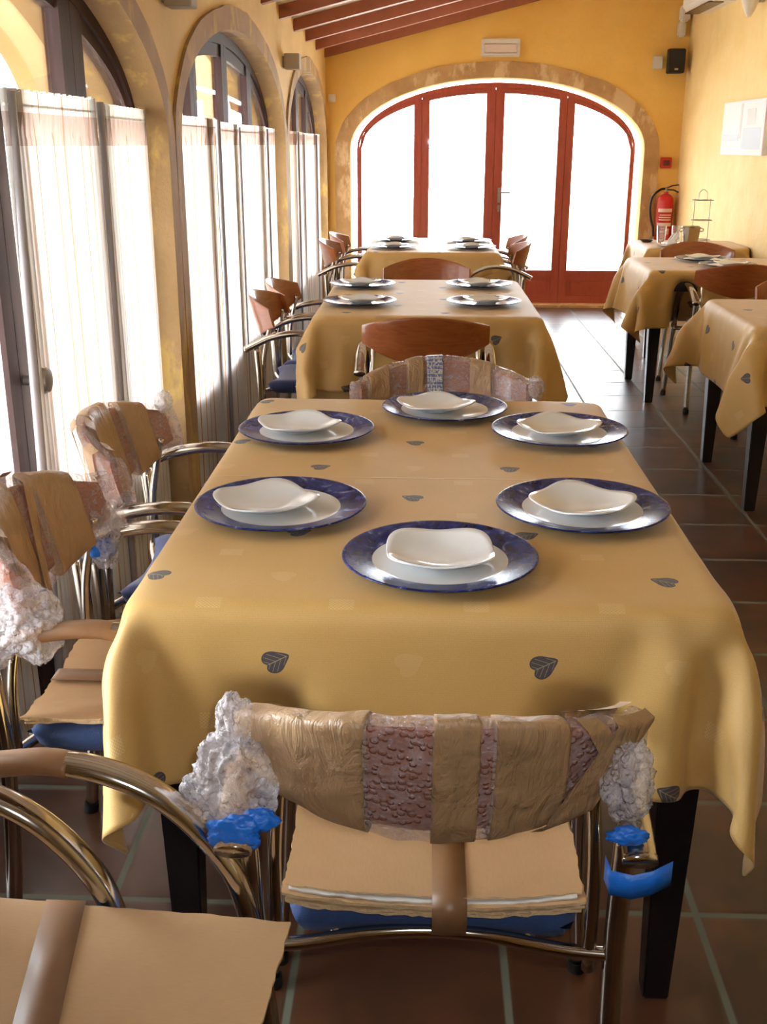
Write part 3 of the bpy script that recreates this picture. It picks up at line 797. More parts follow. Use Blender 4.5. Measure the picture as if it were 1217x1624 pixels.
-47,-47,-47,-47,-47,-2,47,47,47,47,48,47,47,48,2,-48,-48,-47,-47,-47,-47,-48,-47,-1,47,47,47,47,48,47,47,48,1,-48,-47,-47,-47,-48,-47,-47,-47,-1,47,47,
47,47,48,47,47,48,1,-48,-47,-47,-47,-48,-47,-47,-48,0,47,47,47,48,47,47,47,48,1,-48,-47,-48,-47,-47,-47,-47,-48,0,47,47,47,48,47,47,47,48,1,-48,-47,
-48,-47,-47,-47,-48,-47,0,47,47,47,48,47,47,47,48,1,-48,-48,-47,-47,-47,-47,-48,-47,0,47,47,47,48,47,47,47,48,0,-48,-47,-47,-47,-48,-47,-47,-47,0,47,
47,47,48,47,47,47,49,-1,-48,-47,-47,-47,-48,-47,-47,-47,0,47,47,48,47,47,47,48,48,-1,-48,-47,-47,-47,-48,-47,-47,-47,0,47,48,47,47,47,48,47,48,-1,-48,
-47,-47,-48,-47,-47,-48,-47,1,47,48,47,47,47,48,47,48,-1,-48,-47,-47,-48,-47,-47,-48,-47,1,47,48,47,47,47,48,47,48,-1,-48,-47,-47,-48,-47,-47,-48,-47,
1,48,47,47,47,48,47,47,48,-1,-48,-48,-47,-47,-47,-47,-48,-47,1,48,47,47,48,47,47,47,48,-1,-48,-48,-47,-47,-47,-48,-47,-47,2,47,47,47,48,47,47,47,48,-1,
-48,-48,-47,-47,-47,-48,-47,-47,2,47,47,48,47,47,47,48,48,-3,-47,-48,-47,-47,-47,-48,-47,-47,2,47,48,47,47,47,48,47,48,-3,-48,-47,-47,-47,-48,-47,-47,
-47,3,47,47,47,47,47,48,47,48,-3,-48,-47,-47,-48,-47,-47,-47,-47,3,47,47,47,47,48,47,47,48,-3,-48,-47,-47,-48,-47,-47,-47,-48,5,47,47,47,47,47,47,47,
48,-3,-48,-47,-47,-48,-47,-47,-47,-48,6,46,47,47,47,47,48,47,47,-3,-48,-47,-47,-48,-47,-47,-47,-48,7,47,47,46,47,47,47,47,47,-3,-48,-47,-47,-48,-47,
-47,-47,-48,9,47,46,48,47,47,47,46,45,-3,-49,-46,-47,-48,-46,-48,-47,-47,11,47,46,47,46,46,46,43,48,-3,-48,-47,-46,-47,-47,-47,-47,-46,6,45,46,45,46,
46,47,46,52,-4,-48,-47,-47,-47,-46,-45,-47,-47,18,42,45,45,45,45,42,37,49,20,-6,0,0,0,0,0,-1,0,0,0,0,0,0,0,0,0,0,0,0,0,-1,-1,-2,-4,-49,-48,-47,-46,-42,
-44,-47,-47,24,47,44,44,42,38,38,36,21,0,0,-2,0,0,0,0,-1,0,0,0,0,0,0,0,0,0,0,0,0,0,0,-3,0,-3,-11,-39,-40,-45,-46,-47,-46,-47,15,40,39,40,39,37,40,31,1,
0,1,-1,-1,-1,0,0,0,0,-1,0,0,0,0,0,0,0,0,0,-1,0,2,-4,0,-3,-3,-22,-31,-42,-46,-44,-46,-47,-3,40,40,39,41,40,36,11,-1,0,1,-1,-1,-2,0,0,0,-1,0,0,0,0,0,0,0,
0,0,0,0,0,2,-1,-1,-2,-2,-17,-28,-30,-36,-43,-45,-46,-19,40,40,40,40,40,27,-1,1,-1,-1,-1,-1,0,-1,-1,0,0,0,-1,0,0,0,0,0,0,0,0,0,0,2,-1,-1,-1,-2,-10,-24,
-29,-30,-34,-39,-43,-33,40,40,40,39,38,10,-4,1,-1,-1,-1,-1,0,-1,-1,0,0,0,0,0,-1,0,0,0,0,0,0,0,1,1,-1,0,-1,-3,-4,-20,-29,-30,-29,-31,-36,-41,40,40,40,
39,31,-4,0,-3,-2,-1,-1,0,-1,-1,0,-1,0,0,0,-1,0,0,0,0,0,0,0,0,1,1,-1,0,-1,-2,-2,-13,-28,-30,-30,-29,-29,-37,40,39,40,40,13,-4,-4,-2,-4,-1,-1,0,-1,-1,0,
0,-1,0,0,0,0,-1,0,0,0,0,0,1,1,0,0,-1,-1,-2,-1,-5,-26,-30,-30,-29,-29,-26,40,40,40,29,2,-4,-4,-3,-3,-1,-1,-1,-1,0,-1,0,-1,0,0,0,0,-1,0,0,0,0,1,0,1,1,-1,
-1,-1,-2,-1,0,-20,-30,-30,-30,-29,]),
'T2': (37, 46, -0.77, 0.78, 4.0600000000000005, 5.989999999999999, (-0.46,0.47,4.37,5.68,0.31,0.31,0.31,0.31), [278,25,20,13,27,43,7,-29,41,51,52,51,52,51,53,52,53,52,52,53,52,52,52,53,52,52,52,52,53,51,-16,-26,33,43,11,0,9,24,-1340,29,25,22,10,44,28,-15,30,51,
48,51,52,51,53,52,52,53,52,52,52,53,52,53,52,52,51,52,52,51,-14,-13,45,31,4,1,24,31,-1394,31,29,26,24,19,23,37,12,52,44,50,52,52,53,52,52,53,52,52,52,
53,52,52,52,53,51,52,50,51,-18,15,45,16,-2,22,33,33,-1451,29,33,28,18,25,49,3,47,49,40,50,52,52,52,53,52,52,52,53,52,53,52,52,52,52,52,52,48,51,-10,34,
34,0,21,34,33,33,-1478,0,29,34,18,32,44,42,19,52,45,50,52,52,52,53,52,52,52,53,52,52,52,53,52,52,52,52,46,51,5,45,11,20,30,36,32,27,-1453,-17,-19,23,
29,43,30,49,26,52,47,51,52,53,52,52,52,53,52,53,52,52,52,53,52,52,52,52,44,41,37,43,24,16,35,27,17,-14,-1395,-7,-6,0,7,22,44,35,40,52,50,52,52,52,52,
53,52,53,52,52,53,52,52,53,52,52,53,51,49,50,44,30,36,25,13,4,-17,-7,-1312,-1,-1,0,1,-1,6,40,47,53,52,52,53,52,52,53,52,52,52,53,52,53,52,52,53,52,53,
52,53,55,39,43,7,0,-2,7,18,-2,-1289,10,25,0,0,0,-1,-9,1204,-12,0,2,2,4,28,17,-1251,16,0,0,-1,1,-2,-8,1201,-9,0,1,0,0,-1,18,-1208,6,0,-2,2,1,-7,-2,1201,
-2,-6,-1,1,0,0,3,-1192,4,-3,3,2,-7,2,-5,1201,-4,2,0,-2,-1,0,-1,-1191,0,4,0,-4,0,2,-6,1201,-4,-3,0,3,-3,-1,2,-1189,2,-3,-1,4,0,-2,-6,1201,-4,1,0,-4,4,0,
-2,-1191,-1,3,1,-4,0,2,-6,1201,-5,-2,0,3,-4,2,0,-1189,2,1,-4,3,0,-2,-6,1201,-5,2,-1,-2,3,-4,0,-1189,-1,0,4,-4,0,2,-6,1201,-5,-2,0,1,-2,4,-1,-1191,3,2,
-4,2,0,-2,-5,1200,-6,2,1,0,0,-4,0,-1189,-1,3,0,-3,0,2,-6,1201,-6,-2,0,0,3,0,-1,-1189,2,-3,0,3,0,-1,-6,1200,-6,2,0,0,-3,0,0,-1188,-2,3,1,-4,0,2,-5,1199,
-6,-1,0,0,3,0,0,-1190,2,-3,0,4,-1,-1,-6,1200,-6,2,0,0,-3,0,0,-1188,-2,3,1,-4,1,1,-5,1200,-7,-1,0,0,3,0,-1,-1189,2,-3,0,4,0,-2,-6,1199,-6,2,1,0,-3,0,0,
-1188,-2,3,1,-4,1,2,-6,1200,-7,-2,1,0,3,0,-1,-1189,2,-3,0,4,0,-2,-6,1199,-6,2,0,1,-3,0,0,-1188,-2,4,0,-4,0,3,-6,1199,-6,-2,0,1,3,0,-1,-1188,-2,0,0,4,0,
-2,-6,1199,-6,0,3,0,-3,0,0,-1188,1,0,0,-3,1,2,-6,1199,-6,1,-3,1,3,0,-1,-1189,-1,0,1,3,0,-2,-6,1199,-6,-1,4,0,-3,0,0,-1188,1,0,0,1,-3,1,-5,1199,-6,1,-1,
-2,4,0,0,-1190,-1,0,0,0,4,-3,-5,1199,-6,0,0,3,-4,1,0,-1187,0,0,1,0,-4,2,-5,1199,-6,1,1,-4,4,0,1,-1190,-1,-1,0,-1,4,-2,-5,1199,-7,1,-1,4,-4,1,0,-1186,0,
0,-1,0,-4,2,-5,1200,-7,1,1,-2,4,0,1,-1190,-1,0,-1,2,0,-6,-2,1200,-8,2,-1,5,-2,-1,-1,-1186,0,1,-1,-2,0,1,-6,1199,-8,1,4,-1,0,0,0,-1188,2,-1,1,-1,1,0,-9,
1199,-8,5,0,-2,-1,-2,0,-1194,4,4,2,2,0,0,-12,1204,-10,0,0,0,0,4,4,-1248,4,-1,6,-1,-2,12,39,40,54,53,52,52,53,52,53,52,52,52,53,52,53,52,52,53,52,52,52,
53,52,44,38,10,-5,4,3,4,5,-1341,-2,-4,5,16,26,36,33,30,52,52,52,52,53,52,53,52,52,52,53,52,53,52,52,53,52,52,52,53,52,29,33,44,30,7,3,1,2,-1437,9,21,
31,35,19,29,44,2,52,52,52,53,52,52,53,52,52,52,53,52,52,53,52,53,52,52,52,53,52,3,45,36,19,40,29,18,8,-1492,32,37,34,20,31,22,37,-18,53,52,52,53,52,52,
53,52,52,52,53,52,52,53,52,53,52,52,52,53,52,-12,34,36,21,29,39,38,31,-1479,36,36,22,29,10,41,19,-29,53,52,52,53,52,52,53,52,52,52,53,52,52,53,52,52,
52,53,52,53,52,5,-13,41,26,22,33,39,39,-1420,35,28,25,6,28,43,-1,-34,52,52,52,53,52,52,53,52,52,52,53,52,52,53,52,52,53,52,52,53,52,7,-38,35,32,23,25,
35,40,-1354,29,25,7,16,40,36,-19,-37,52,52,52,52,53,52,53,52,52,52,53,52,52,53,52,53,52,52,52,53,52,7,-49,13,40,25,24,28,36,-1291,23,14,9,26,45,23,-33,
-37,50,53,52,52,53,52,53,52,52,52,53,52,52,53,52,53,52,52,52,53,51,4,-52,-10,39,32,24,25,31,],
[342,-30,-33,-35,-29,24,52,41,30,-14,-5,9,10,7,2,2,-1,1,-2,1,-3,1,-5,-1,-5,-6,-7,-2,2,-8,-49,-45,-39,8,35,37,36,27,21,-27,-30,-32,-36,-6,43,50,41,-11,
-20,15,8,7,0,3,-3,3,-3,2,-4,2,-6,1,-7,-2,-10,-4,10,-9,-50,-50,-20,25,36,37,29,20,22,-24,-27,-30,-31,-34,46,34,51,-8,-27,16,7,6,-1,4,-3,3,-4,3,-5,3,-6,
2,-7,-2,-10,-6,16,-9,-49,-50,1,34,36,30,18,17,30,-26,-23,-28,-34,-30,10,52,21,19,-32,16,6,6,-2,3,-3,3,-4,3,-4,2,-4,1,-6,-1,-10,-7,20,-10,-51,-39,21,37,
31,14,17,18,50,-37,-27,-21,-35,-24,-11,31,49,0,-28,16,4,5,-3,4,-4,4,-4,3,-4,2,-4,2,-6,0,-9,-9,24,-13,-52,-18,35,31,22,10,20,25,23,-10,-22,-31,-27,-14,
-25,7,46,0,-23,14,3,4,-3,4,-4,3,-4,3,-4,3,-4,3,-5,0,-9,-8,26,-30,-36,9,27,34,11,25,29,19,-57,-4,0,29,-26,-29,-12,-22,34,-1,-15,10,2,1,0,0,0,0,-1,0,-1,
0,0,0,-1,-1,-5,-9,20,-12,-28,23,17,27,29,28,-10,-13,-64,7,34,8,10,-13,-25,-17,-8,0,-1,0,0,0,0,0,0,0,0,0,0,0,0,0,0,0,-1,1,0,-2,13,13,28,18,8,-7,-38,-13,
35,2,-6,0,0,0,0,1,-4,3,0,0,-1,1,15,1,36,0,0,0,0,0,1,0,-1,0,0,0,0,0,-1,2,51,0,0,1,0,0,0,0,-1,0,1,0,-1,0,0,-1,53,1,0,0,0,0,0,1,-1,0,0,0,0,-1,0,0,53,0,0,
0,0,1,0,0,-1,0,0,0,0,0,-1,0,53,1,0,0,0,0,0,0,0,0,0,-1,0,0,0,0,53,0,0,0,0,0,0,0,0,0,0,0,0,-1,0,0,53,0,1,0,0,0,0,0,0,0,-1,0,0,0,0,0,53,0,0,0,0,0,0,0,0,0,
0,0,-1,0,0,0,53,0,0,0,1,0,0,0,0,0,-1,0,0,0,0,-1,53,1,0,0,0,0,0,0,0,0,0,-1,0,0,0,0,53,0,0,0,0,0,1,0,0,-1,0,0,0,0,0,-1,53,0,1,0,0,0,0,0,0,0,-1,0,0,0,0,0,
53,0,0,0,0,0,0,0,0,0,0,0,0,0,-1,0,53,0,1,0,0,0,0,0,0,-1,0,0,0,0,0,0,53,0,0,0,0,0,0,0,0,0,0,0,0,-1,0,0,53,0,0,0,1,0,0,0,0,-1,0,0,0,0,0,0,53,0,0,0,0,0,0,
0,0,0,0,0,-1,0,0,0,53,0,0,0,0,0,0,0,0,0,0,0,0,-1,0,0,54,0,0,0,0,0,0,0,0,0,0,-1,0,0,0,0,53,0,0,0,0,0,0,0,0,0,0,0,0,0,0,-1,54,0,0,0,0,0,0,0,0,0,-1,0,0,0,
0,0,53,0,0,0,0,0,0,0,0,0,0,0,-1,0,0,0,54,0,0,0,0,0,0,0,0,0,-1,0,0,0,0,0,53,0,0,0,0,0,0,0,0,0,0,0,-1,0,0,0,54,0,-1,0,0,1,0,0,0,-1,0,0,0,-1,0,0,54,0,0,0,
0,0,0,0,0,0,0,-1,0,0,0,0,54,-1,0,0,0,0,0,1,-1,0,0,0,-1,0,0,0,54,0,0,0,0,0,0,0,0,0,0,-1,0,0,0,0,53,0,0,0,0,0,0,1,-1,0,0,0,-1,0,0,0,53,0,0,0,0,0,0,3,-3,
0,0,0,0,0,-1,0,-24,1,10,-8,8,18,27,13,10,-3,0,0,0,0,0,0,0,0,0,0,0,0,0,0,0,0,0,1,-1,2,-6,-13,-19,8,-6,-19,4,-3,-57,10,16,26,30,25,15,19,-40,0,7,-3,-1,0,
0,0,0,0,0,0,0,0,0,0,0,0,1,3,-6,-1,42,-18,-5,-22,-25,-19,-12,-10,-18,29,28,21,11,32,23,-6,-51,0,7,-4,2,-3,3,-4,4,-4,4,-4,4,-4,4,-3,3,-4,5,-6,1,-1,51,12,
-16,-33,3,-20,-25,-22,7,21,6,16,32,20,30,-33,-49,0,5,-3,3,-3,3,-4,4,-4,4,-4,4,-4,5,-4,0,3,-4,1,-2,0,50,37,-14,-32,-24,9,-10,-21,-19,12,12,29,23,35,7,
-48,-44,-2,3,-1,3,-3,3,-4,4,-4,4,-4,4,-4,4,-4,4,-4,3,-3,0,-1,52,50,-4,-27,-31,-20,7,-3,-37,15,24,27,36,26,-17,-52,-39,-7,2,-1,4,-4,4,-4,4,-4,4,-4,4,-4,
4,-5,5,-4,3,-3,-1,4,52,36,29,-22,-31,-28,-16,2,-22,23,27,36,33,9,-35,-48,-37,-11,0,0,3,-3,4,-4,4,-4,4,-4,4,-4,4,-4,4,-4,3,-3,0,8,52,19,48,-3,-28,-30,
-26,-13,0,29,33,36,26,-12,-46,-41,-36,-13,-2,0,1,-1,2,-2,2,-2,2,-2,2,-2,1,-1,1,-1,1,-1,1,10,52,8,51,20,-21,-29,-28,-23,],
[403,35,35,36,35,18,5,10,-11,-1,-1,-1,0,0,1,0,0,0,0,1,0,0,0,1,0,0,1,1,0,3,5,7,-9,-30,-37,-38,-37,-37,47,35,34,35,37,28,7,10,-10,-2,1,-1,0,0,0,0,1,0,0,0,
1,0,0,0,0,1,0,1,0,3,5,5,-17,-35,-38,-37,-37,-37,50,34,35,34,35,35,4,16,-6,-2,2,-1,0,0,0,1,0,0,0,1,0,0,0,1,0,0,1,0,0,3,5,1,-27,-36,-38,-37,-37,-36,52,
34,34,34,35,35,17,7,0,0,3,0,0,0,0,0,1,0,0,0,0,0,1,0,0,0,1,1,-1,3,5,-7,-33,-38,-37,-37,-36,-37,52,36,35,34,34,34,26,7,2,4,2,0,0,0,0,1,0,0,0,0,1,0,0,0,1,
0,1,0,-1,3,4,-18,-37,-37,-37,-36,-37,-37,32,49,43,35,35,27,35,17,2,4,3,-1,1,0,0,0,0,1,0,0,0,1,0,0,0,0,1,1,-2,1,2,-29,-38,-36,-36,-38,-40,-47,9,52,52,
44,45,37,27,31,8,3,3,0,0,0,0,0,1,0,0,0,1,0,0,0,0,1,0,1,-2,-3,-5,-36,-34,-37,-42,-44,-49,-50,1,52,40,52,52,50,46,30,22,3,3,0,0,0,1,0,0,0,0,0,1,0,0,0,1,
0,0,-1,-1,0,-33,-27,-44,-49,-52,-52,-31,-51,-19,52,46,52,52,53,52,54,1,-55,-52,-52,-53,-52,-41,-49,-13,50,52,53,52,52,53,52,0,-52,-53,-52,-52,-52,-53,
-49,-3,52,52,52,53,52,52,53,0,-53,-52,-52,-53,-52,-52,-52,-1,52,53,52,52,52,53,53,0,-53,-52,-53,-52,-52,-53,-52,0,52,52,53,52,52,52,53,1,-53,-52,-53,
-52,-52,-53,-52,-1,53,52,52,53,52,52,53,0,-53,-52,-52,-53,-52,-52,-52,-1,53,52,52,52,53,52,53,0,-53,-52,-53,-52,-52,-52,-53,0,52,53,52,52,53,52,53,0,
-53,-52,-53,-52,-52,-52,-53,0,52,52,53,52,52,53,53,0,-53,-52,-53,-52,-53,-52,-52,0,52,52,53,52,52,53,53,0,-53,-53,-52,-52,-53,-52,-53,0,53,52,53,52,52,
52,54,0,-54,-52,-52,-53,-52,-52,-53,0,53,52,52,53,52,52,54,-1,-53,-52,-53,-52,-52,-52,-53,0,53,52,52,53,52,52,53,0,-53,-52,-53,-52,-52,-53,-52,0,53,52,
52,52,53,52,53,0,-53,-52,-53,-52,-53,-52,-52,0,53,52,52,52,53,52,53,0,-53,-53,-52,-52,-53,-52,-52,0,53,52,52,52,53,52,53,0,-53,-53,-52,-52,-53,-52,-53,
1,53,52,52,52,53,52,53,0,-53,-53,-52,-53,-52,-52,-53,1,53,52,52,52,53,52,53,-1,-52,-53,-53,-52,-52,-52,-53,1,53,52,52,52,53,52,53,-1,-53,-52,-53,-52,
-52,-52,-53,1,52,53,52,52,53,52,53,-1,-53,-52,-53,-52,-52,-53,-52,1,52,53,52,52,53,52,53,-1,-53,-52,-53,-52,-52,-53,-52,1,53,52,52,52,53,52,53,-1,-53,
-53,-52,-52,-52,-53,-52,1,53,52,52,52,53,52,53,-1,-53,-53,-52,-52,-52,-53,-52,1,53,52,52,52,53,52,53,-1,-53,-53,-52,-52,-52,-53,-53,2,53,52,52,53,52,
52,53,-1,-53,-53,-52,-52,-52,-53,-53,2,53,52,52,53,52,52,53,-2,-52,-53,-52,-53,-52,-52,-53,2,53,52,53,52,52,52,54,-3,-52,-53,-52,-53,-52,-52,-53,2,53,
52,53,52,52,52,54,-3,-53,-52,-52,-53,-52,-52,-53,2,53,52,53,52,52,53,53,-3,-53,-52,-52,-53,-52,-52,-53,3,52,52,53,52,53,52,52,-2,-53,-52,-52,-53,-52,
-52,-53,3,52,53,52,52,53,52,55,-4,-54,-52,-52,-53,-52,-53,-52,7,53,51,51,52,49,44,33,32,-2,0,0,0,0,0,0,0,0,0,0,0,0,0,0,0,0,0,0,0,1,-27,-36,-48,-51,-52,
-48,-53,-51,7,52,49,46,40,38,35,35,11,-1,0,0,0,0,0,0,0,0,0,0,0,0,0,0,0,0,0,0,1,0,-9,-37,-28,-37,-46,-48,-51,-52,-3,43,40,36,37,37,37,27,1,0,0,0,0,0,0,
0,0,0,0,0,0,0,0,0,0,0,0,0,0,1,-2,-24,-34,-36,-34,-38,-43,-47,-29,37,36,37,37,37,36,17,-3,0,-1,0,0,0,0,0,0,0,0,0,0,0,0,0,0,0,0,1,0,0,1,-12,-34,-36,-36,
-34,-35,-37,-48,36,37,36,38,37,31,7,-4,0,0,0,0,0,0,0,0,0,0,0,0,0,0,0,0,0,0,0,0,0,5,-3,-32,-36,-36,-36,-34,-34,-50,37,36,38,37,36,24,0,-4,0,-1,0,0,0,0,
0,0,0,0,0,0,0,0,0,0,0,1,0,0,0,5,3,-25,-35,-36,-37,-35,-34,-48,37,38,37,38,32,16,-4,-4,-1,0,0,0,0,0,0,0,0,0,0,0,0,0,0,0,0,0,0,1,0,4,6,-15,-34,-36,-35,
-36,-36,-45,37,38,37,37,26,10,-7,-3,-1,0,0,-1,0,0,0,0,0,0,0,0,0,0,0,0,1,0,0,0,1,4,6,-5,-29,-37,-36,-36,-35,]),
'T3': (29, 36, -0.7, 0.7749999999999999, 6.82, 8.610000000000001, (-0.4,0.475,7.12,8.31,0.3,0.3,0.3,0.3), [298,34,33,34,49,-19,-34,51,64,62,63,64,63,64,64,63,64,64,63,64,64,63,63,57,-17,-46,40,38,33,36,-1278,37,35,31,44,11,-31,59,63,62,64,63,64,63,64,63,64,
64,62,64,64,62,63,57,-5,-25,48,33,36,37,-1354,39,33,36,39,38,-25,64,63,63,64,63,63,64,63,63,64,64,63,63,63,63,61,57,-15,28,42,36,36,38,-1431,37,38,41,
35,53,-2,60,63,63,64,63,63,64,63,63,64,64,63,63,62,64,56,59,2,50,41,39,37,38,-1472,14,31,38,41,53,28,64,58,63,63,63,64,64,63,63,64,64,63,64,61,63,51,
48,46,52,45,43,37,27,-1437,2,3,14,26,39,61,61,60,62,64,63,64,64,63,63,64,64,63,64,63,63,63,61,48,38,36,23,14,8,-1319,2,-3,13,-9,40,28,68,63,64,64,63,
64,64,63,64,63,64,63,64,64,63,64,68,18,27,42,8,-1,10,-1206,0,0,0,-8,-23,44,1125,11,10,-12,8,8,-1163,-2,-4,-11,-24,30,25,1122,-20,-2,4,6,6,-1140,-3,-17,
-14,17,6,34,1121,-1,-19,0,5,4,-1144,-11,-10,11,14,-2,36,1116,4,-8,-15,2,4,-1148,-10,2,15,6,-4,36,1116,3,0,-15,-2,0,-1150,-5,9,13,-6,0,37,1116,1,-1,0,
-13,0,-1153,6,8,4,-7,2,37,1116,1,0,-1,-5,-7,-1151,4,6,6,-8,2,36,1116,-1,0,1,-6,-3,-1151,5,5,3,-8,2,37,1116,1,-1,0,-3,-5,-1151,3,7,2,-8,2,37,1116,-2,-1,
-1,-1,-2,-1150,4,0,5,-4,-1,37,1116,0,-1,-1,-1,-3,-1150,1,8,-4,-3,1,37,1116,-3,-1,-1,0,0,-1150,-1,3,5,-3,-2,37,1115,0,-1,0,-1,-2,-1150,4,2,3,-5,-2,37,
1115,-3,-1,0,0,0,-1149,-1,1,1,4,-4,37,1115,0,-1,-1,-1,-1,-1149,4,2,1,-4,-2,37,1115,-3,-1,-1,0,1,-1149,0,1,1,4,-4,36,1114,-1,0,0,-1,-1,-1148,3,2,2,-3,
-3,36,1114,-4,0,-1,0,2,-1147,-4,0,7,2,-5,36,1114,2,-3,-2,-1,1,-1144,-2,-2,-3,8,-4,36,1115,-5,-3,-4,4,8,-1145,-5,-4,-3,-1,7,36,1115,-8,-7,7,7,7,-1154,7,
1,-7,6,-10,36,1114,-16,7,6,9,9,-1178,10,11,8,4,-21,35,1118,11,-13,11,9,10,-1242,10,5,10,14,41,13,69,63,64,64,63,64,64,63,64,63,64,63,64,64,63,64,65,25,
36,-10,11,13,13,-1328,11,12,21,30,38,50,62,62,62,64,63,64,64,63,64,63,64,63,64,63,63,63,61,44,42,22,16,15,12,-1442,22,33,39,45,55,50,49,53,59,64,64,63,
64,63,64,63,64,63,62,64,63,49,44,47,52,44,39,36,23,-1486,44,43,28,34,58,37,33,54,63,61,64,63,64,63,64,63,64,63,63,63,62,57,21,31,55,38,38,39,38,-1424,
44,36,32,18,53,0,44,59,63,62,64,63,64,63,64,63,64,63,63,63,58,63,40,-14,47,26,38,39,39,-1336,38,31,4,41,37,-15,42,62,63,64,63,63,64,63,64,63,64,63,64,
63,60,53,52,-32,25,42,14,38,39,-1253,31,11,8,53,15,-21,39,64,63,64,63,64,64,63,64,63,64,64,63,63,63,57,46,-39,-4,51,16,21,37,],
[279,-26,-29,-28,9,56,51,38,-2,-14,0,1,0,2,1,0,0,-1,-1,1,2,0,-7,-27,-60,-38,-38,20,26,23,67,-24,-25,-31,-12,61,53,25,-7,-12,2,-1,6,0,3,-2,2,0,-11,1,0,
14,-3,-27,-62,-57,-4,26,23,22,64,-21,-27,-25,-20,51,56,2,-3,-10,3,2,9,-3,4,-3,3,-4,-1,-11,-2,8,18,-27,-60,-57,13,23,23,19,65,-23,-22,-17,-26,30,62,-23,
3,-6,3,8,8,-5,4,-3,3,-3,3,-10,-12,1,31,-23,-63,-34,15,17,21,21,91,-34,-29,-22,-18,6,57,-6,-25,4,11,4,-1,-3,3,-3,3,-3,3,0,-16,-8,37,-39,-44,-2,9,12,20,
31,64,-7,-11,-23,-25,-20,17,15,-17,11,-4,0,0,0,0,0,0,0,0,0,-3,6,-10,16,-40,12,15,13,10,-1,45,-2,12,-21,4,-21,-15,-3,0,3,0,0,0,1,0,-1,0,1,0,-1,0,0,0,-2,
8,8,18,3,-9,2,35,3,4,3,2,-4,-8,0,12,11,-15,1,0,53,4,2,2,-6,0,-2,1,1,0,-1,0,-1,61,4,-1,0,-2,0,0,1,-1,2,-1,-1,-1,62,1,1,-1,0,0,1,0,-1,1,0,0,-1,60,1,1,-1,
1,0,1,0,-1,0,1,-1,-1,61,2,0,-1,1,1,0,0,0,-1,0,1,-1,61,0,1,0,0,1,0,0,0,0,0,-1,0,61,0,1,0,0,1,0,0,0,0,0,-1,0,61,0,1,0,1,0,0,0,0,0,0,0,-1,61,1,0,0,1,0,0,
0,0,0,0,0,-1,61,1,0,1,0,0,1,0,0,-1,0,0,0,61,0,1,0,0,0,1,0,-1,0,0,0,0,61,0,1,0,0,1,0,0,0,0,-1,0,0,61,1,0,0,0,1,0,0,0,-1,0,0,0,61,1,0,0,1,0,0,0,0,0,0,0,
0,61,0,0,0,1,0,0,0,0,0,0,0,0,61,0,0,0,1,0,0,0,0,0,0,0,0,61,0,0,0,1,0,1,-1,0,0,0,0,0,61,0,0,0,1,0,1,-1,0,0,0,0,0,61,0,0,0,1,0,1,-1,0,0,0,0,0,61,0,0,0,1,
1,0,-1,0,0,0,0,0,61,0,-1,1,-2,3,1,-1,-1,0,1,0,0,59,1,0,0,-2,5,1,-3,-7,7,-1,0,0,37,0,-10,3,11,20,8,-1,0,-2,0,0,0,0,0,0,0,0,0,1,0,-1,3,0,-7,-9,7,-1,-1,
-2,-3,4,5,16,20,18,-39,14,-11,10,-3,0,-1,0,0,0,0,1,0,2,-6,8,6,-17,43,-11,-17,-12,-6,0,-1,23,20,19,15,-2,-40,-38,34,-22,5,-3,3,-4,3,-2,-2,6,-5,13,6,7,
-39,43,43,5,-10,-15,-22,-31,44,3,-6,37,28,-13,-50,-53,34,-7,-18,0,6,-2,-2,5,-4,8,-4,10,12,-10,-28,58,54,15,-16,-18,-17,-19,-7,-2,26,33,43,-35,-62,-45,
25,1,-16,1,-6,6,-1,-3,5,-2,9,10,-2,-27,4,47,61,40,-36,-18,-16,-16,-28,24,33,46,28,-52,-61,-47,12,3,0,-11,1,-4,3,-1,4,0,9,-2,-6,-19,34,34,53,58,-19,-41,
-19,-17,-22,32,45,45,8,-61,-58,-49,-4,3,1,-1,-2,-1,0,0,2,1,-1,-4,-8,5,28,43,49,62,2,-40,-37,-21,],
[446,46,46,47,40,-24,-17,-4,-1,0,-1,0,-1,0,0,0,0,0,1,0,1,3,3,7,13,21,-31,-47,-47,-48,35,47,46,46,45,-11,-18,-1,0,-1,-1,0,-1,0,0,0,-1,1,1,0,1,2,3,7,12,
14,-42,-48,-47,-47,36,46,46,47,46,4,-17,1,0,-1,0,-1,-1,0,0,0,0,0,0,2,0,2,2,7,11,-1,-46,-47,-48,-46,37,46,46,46,46,21,-15,1,1,-1,0,-2,0,0,0,0,0,0,0,1,2,
1,2,7,9,-19,-47,-47,-47,-47,31,51,48,46,46,33,-8,-3,6,-1,-2,0,0,0,0,0,0,0,0,0,2,2,1,5,5,-36,-44,-46,-47,-48,-19,63,62,58,52,46,5,-2,5,-2,0,0,0,0,0,0,0,
0,0,0,1,-3,3,-9,1,-49,-51,-57,-62,-63,-1,63,63,59,62,44,58,1,-1,1,-1,0,0,0,0,0,0,0,0,0,0,-1,0,-3,-62,-57,-44,-62,-63,-63,5,63,63,64,63,60,45,-57,-63,
-62,-60,-63,-63,6,64,63,63,59,55,59,-59,-61,-63,-64,-63,-63,7,63,62,62,61,64,53,-59,-63,-61,-64,-63,-64,6,62,63,62,62,64,53,-58,-63,-63,-62,-64,-63,4,
63,64,61,64,63,53,-57,-64,-63,-62,-63,-64,4,63,63,62,64,64,52,-56,-64,-64,-63,-62,-64,3,64,63,63,63,64,52,-56,-63,-64,-63,-64,-63,4,63,63,64,63,63,52,
-55,-64,-63,-64,-63,-64,4,63,64,63,63,64,52,-55,-64,-63,-64,-64,-63,3,64,63,64,63,64,51,-54,-64,-63,-64,-64,-63,3,64,63,63,64,63,52,-54,-64,-64,-63,
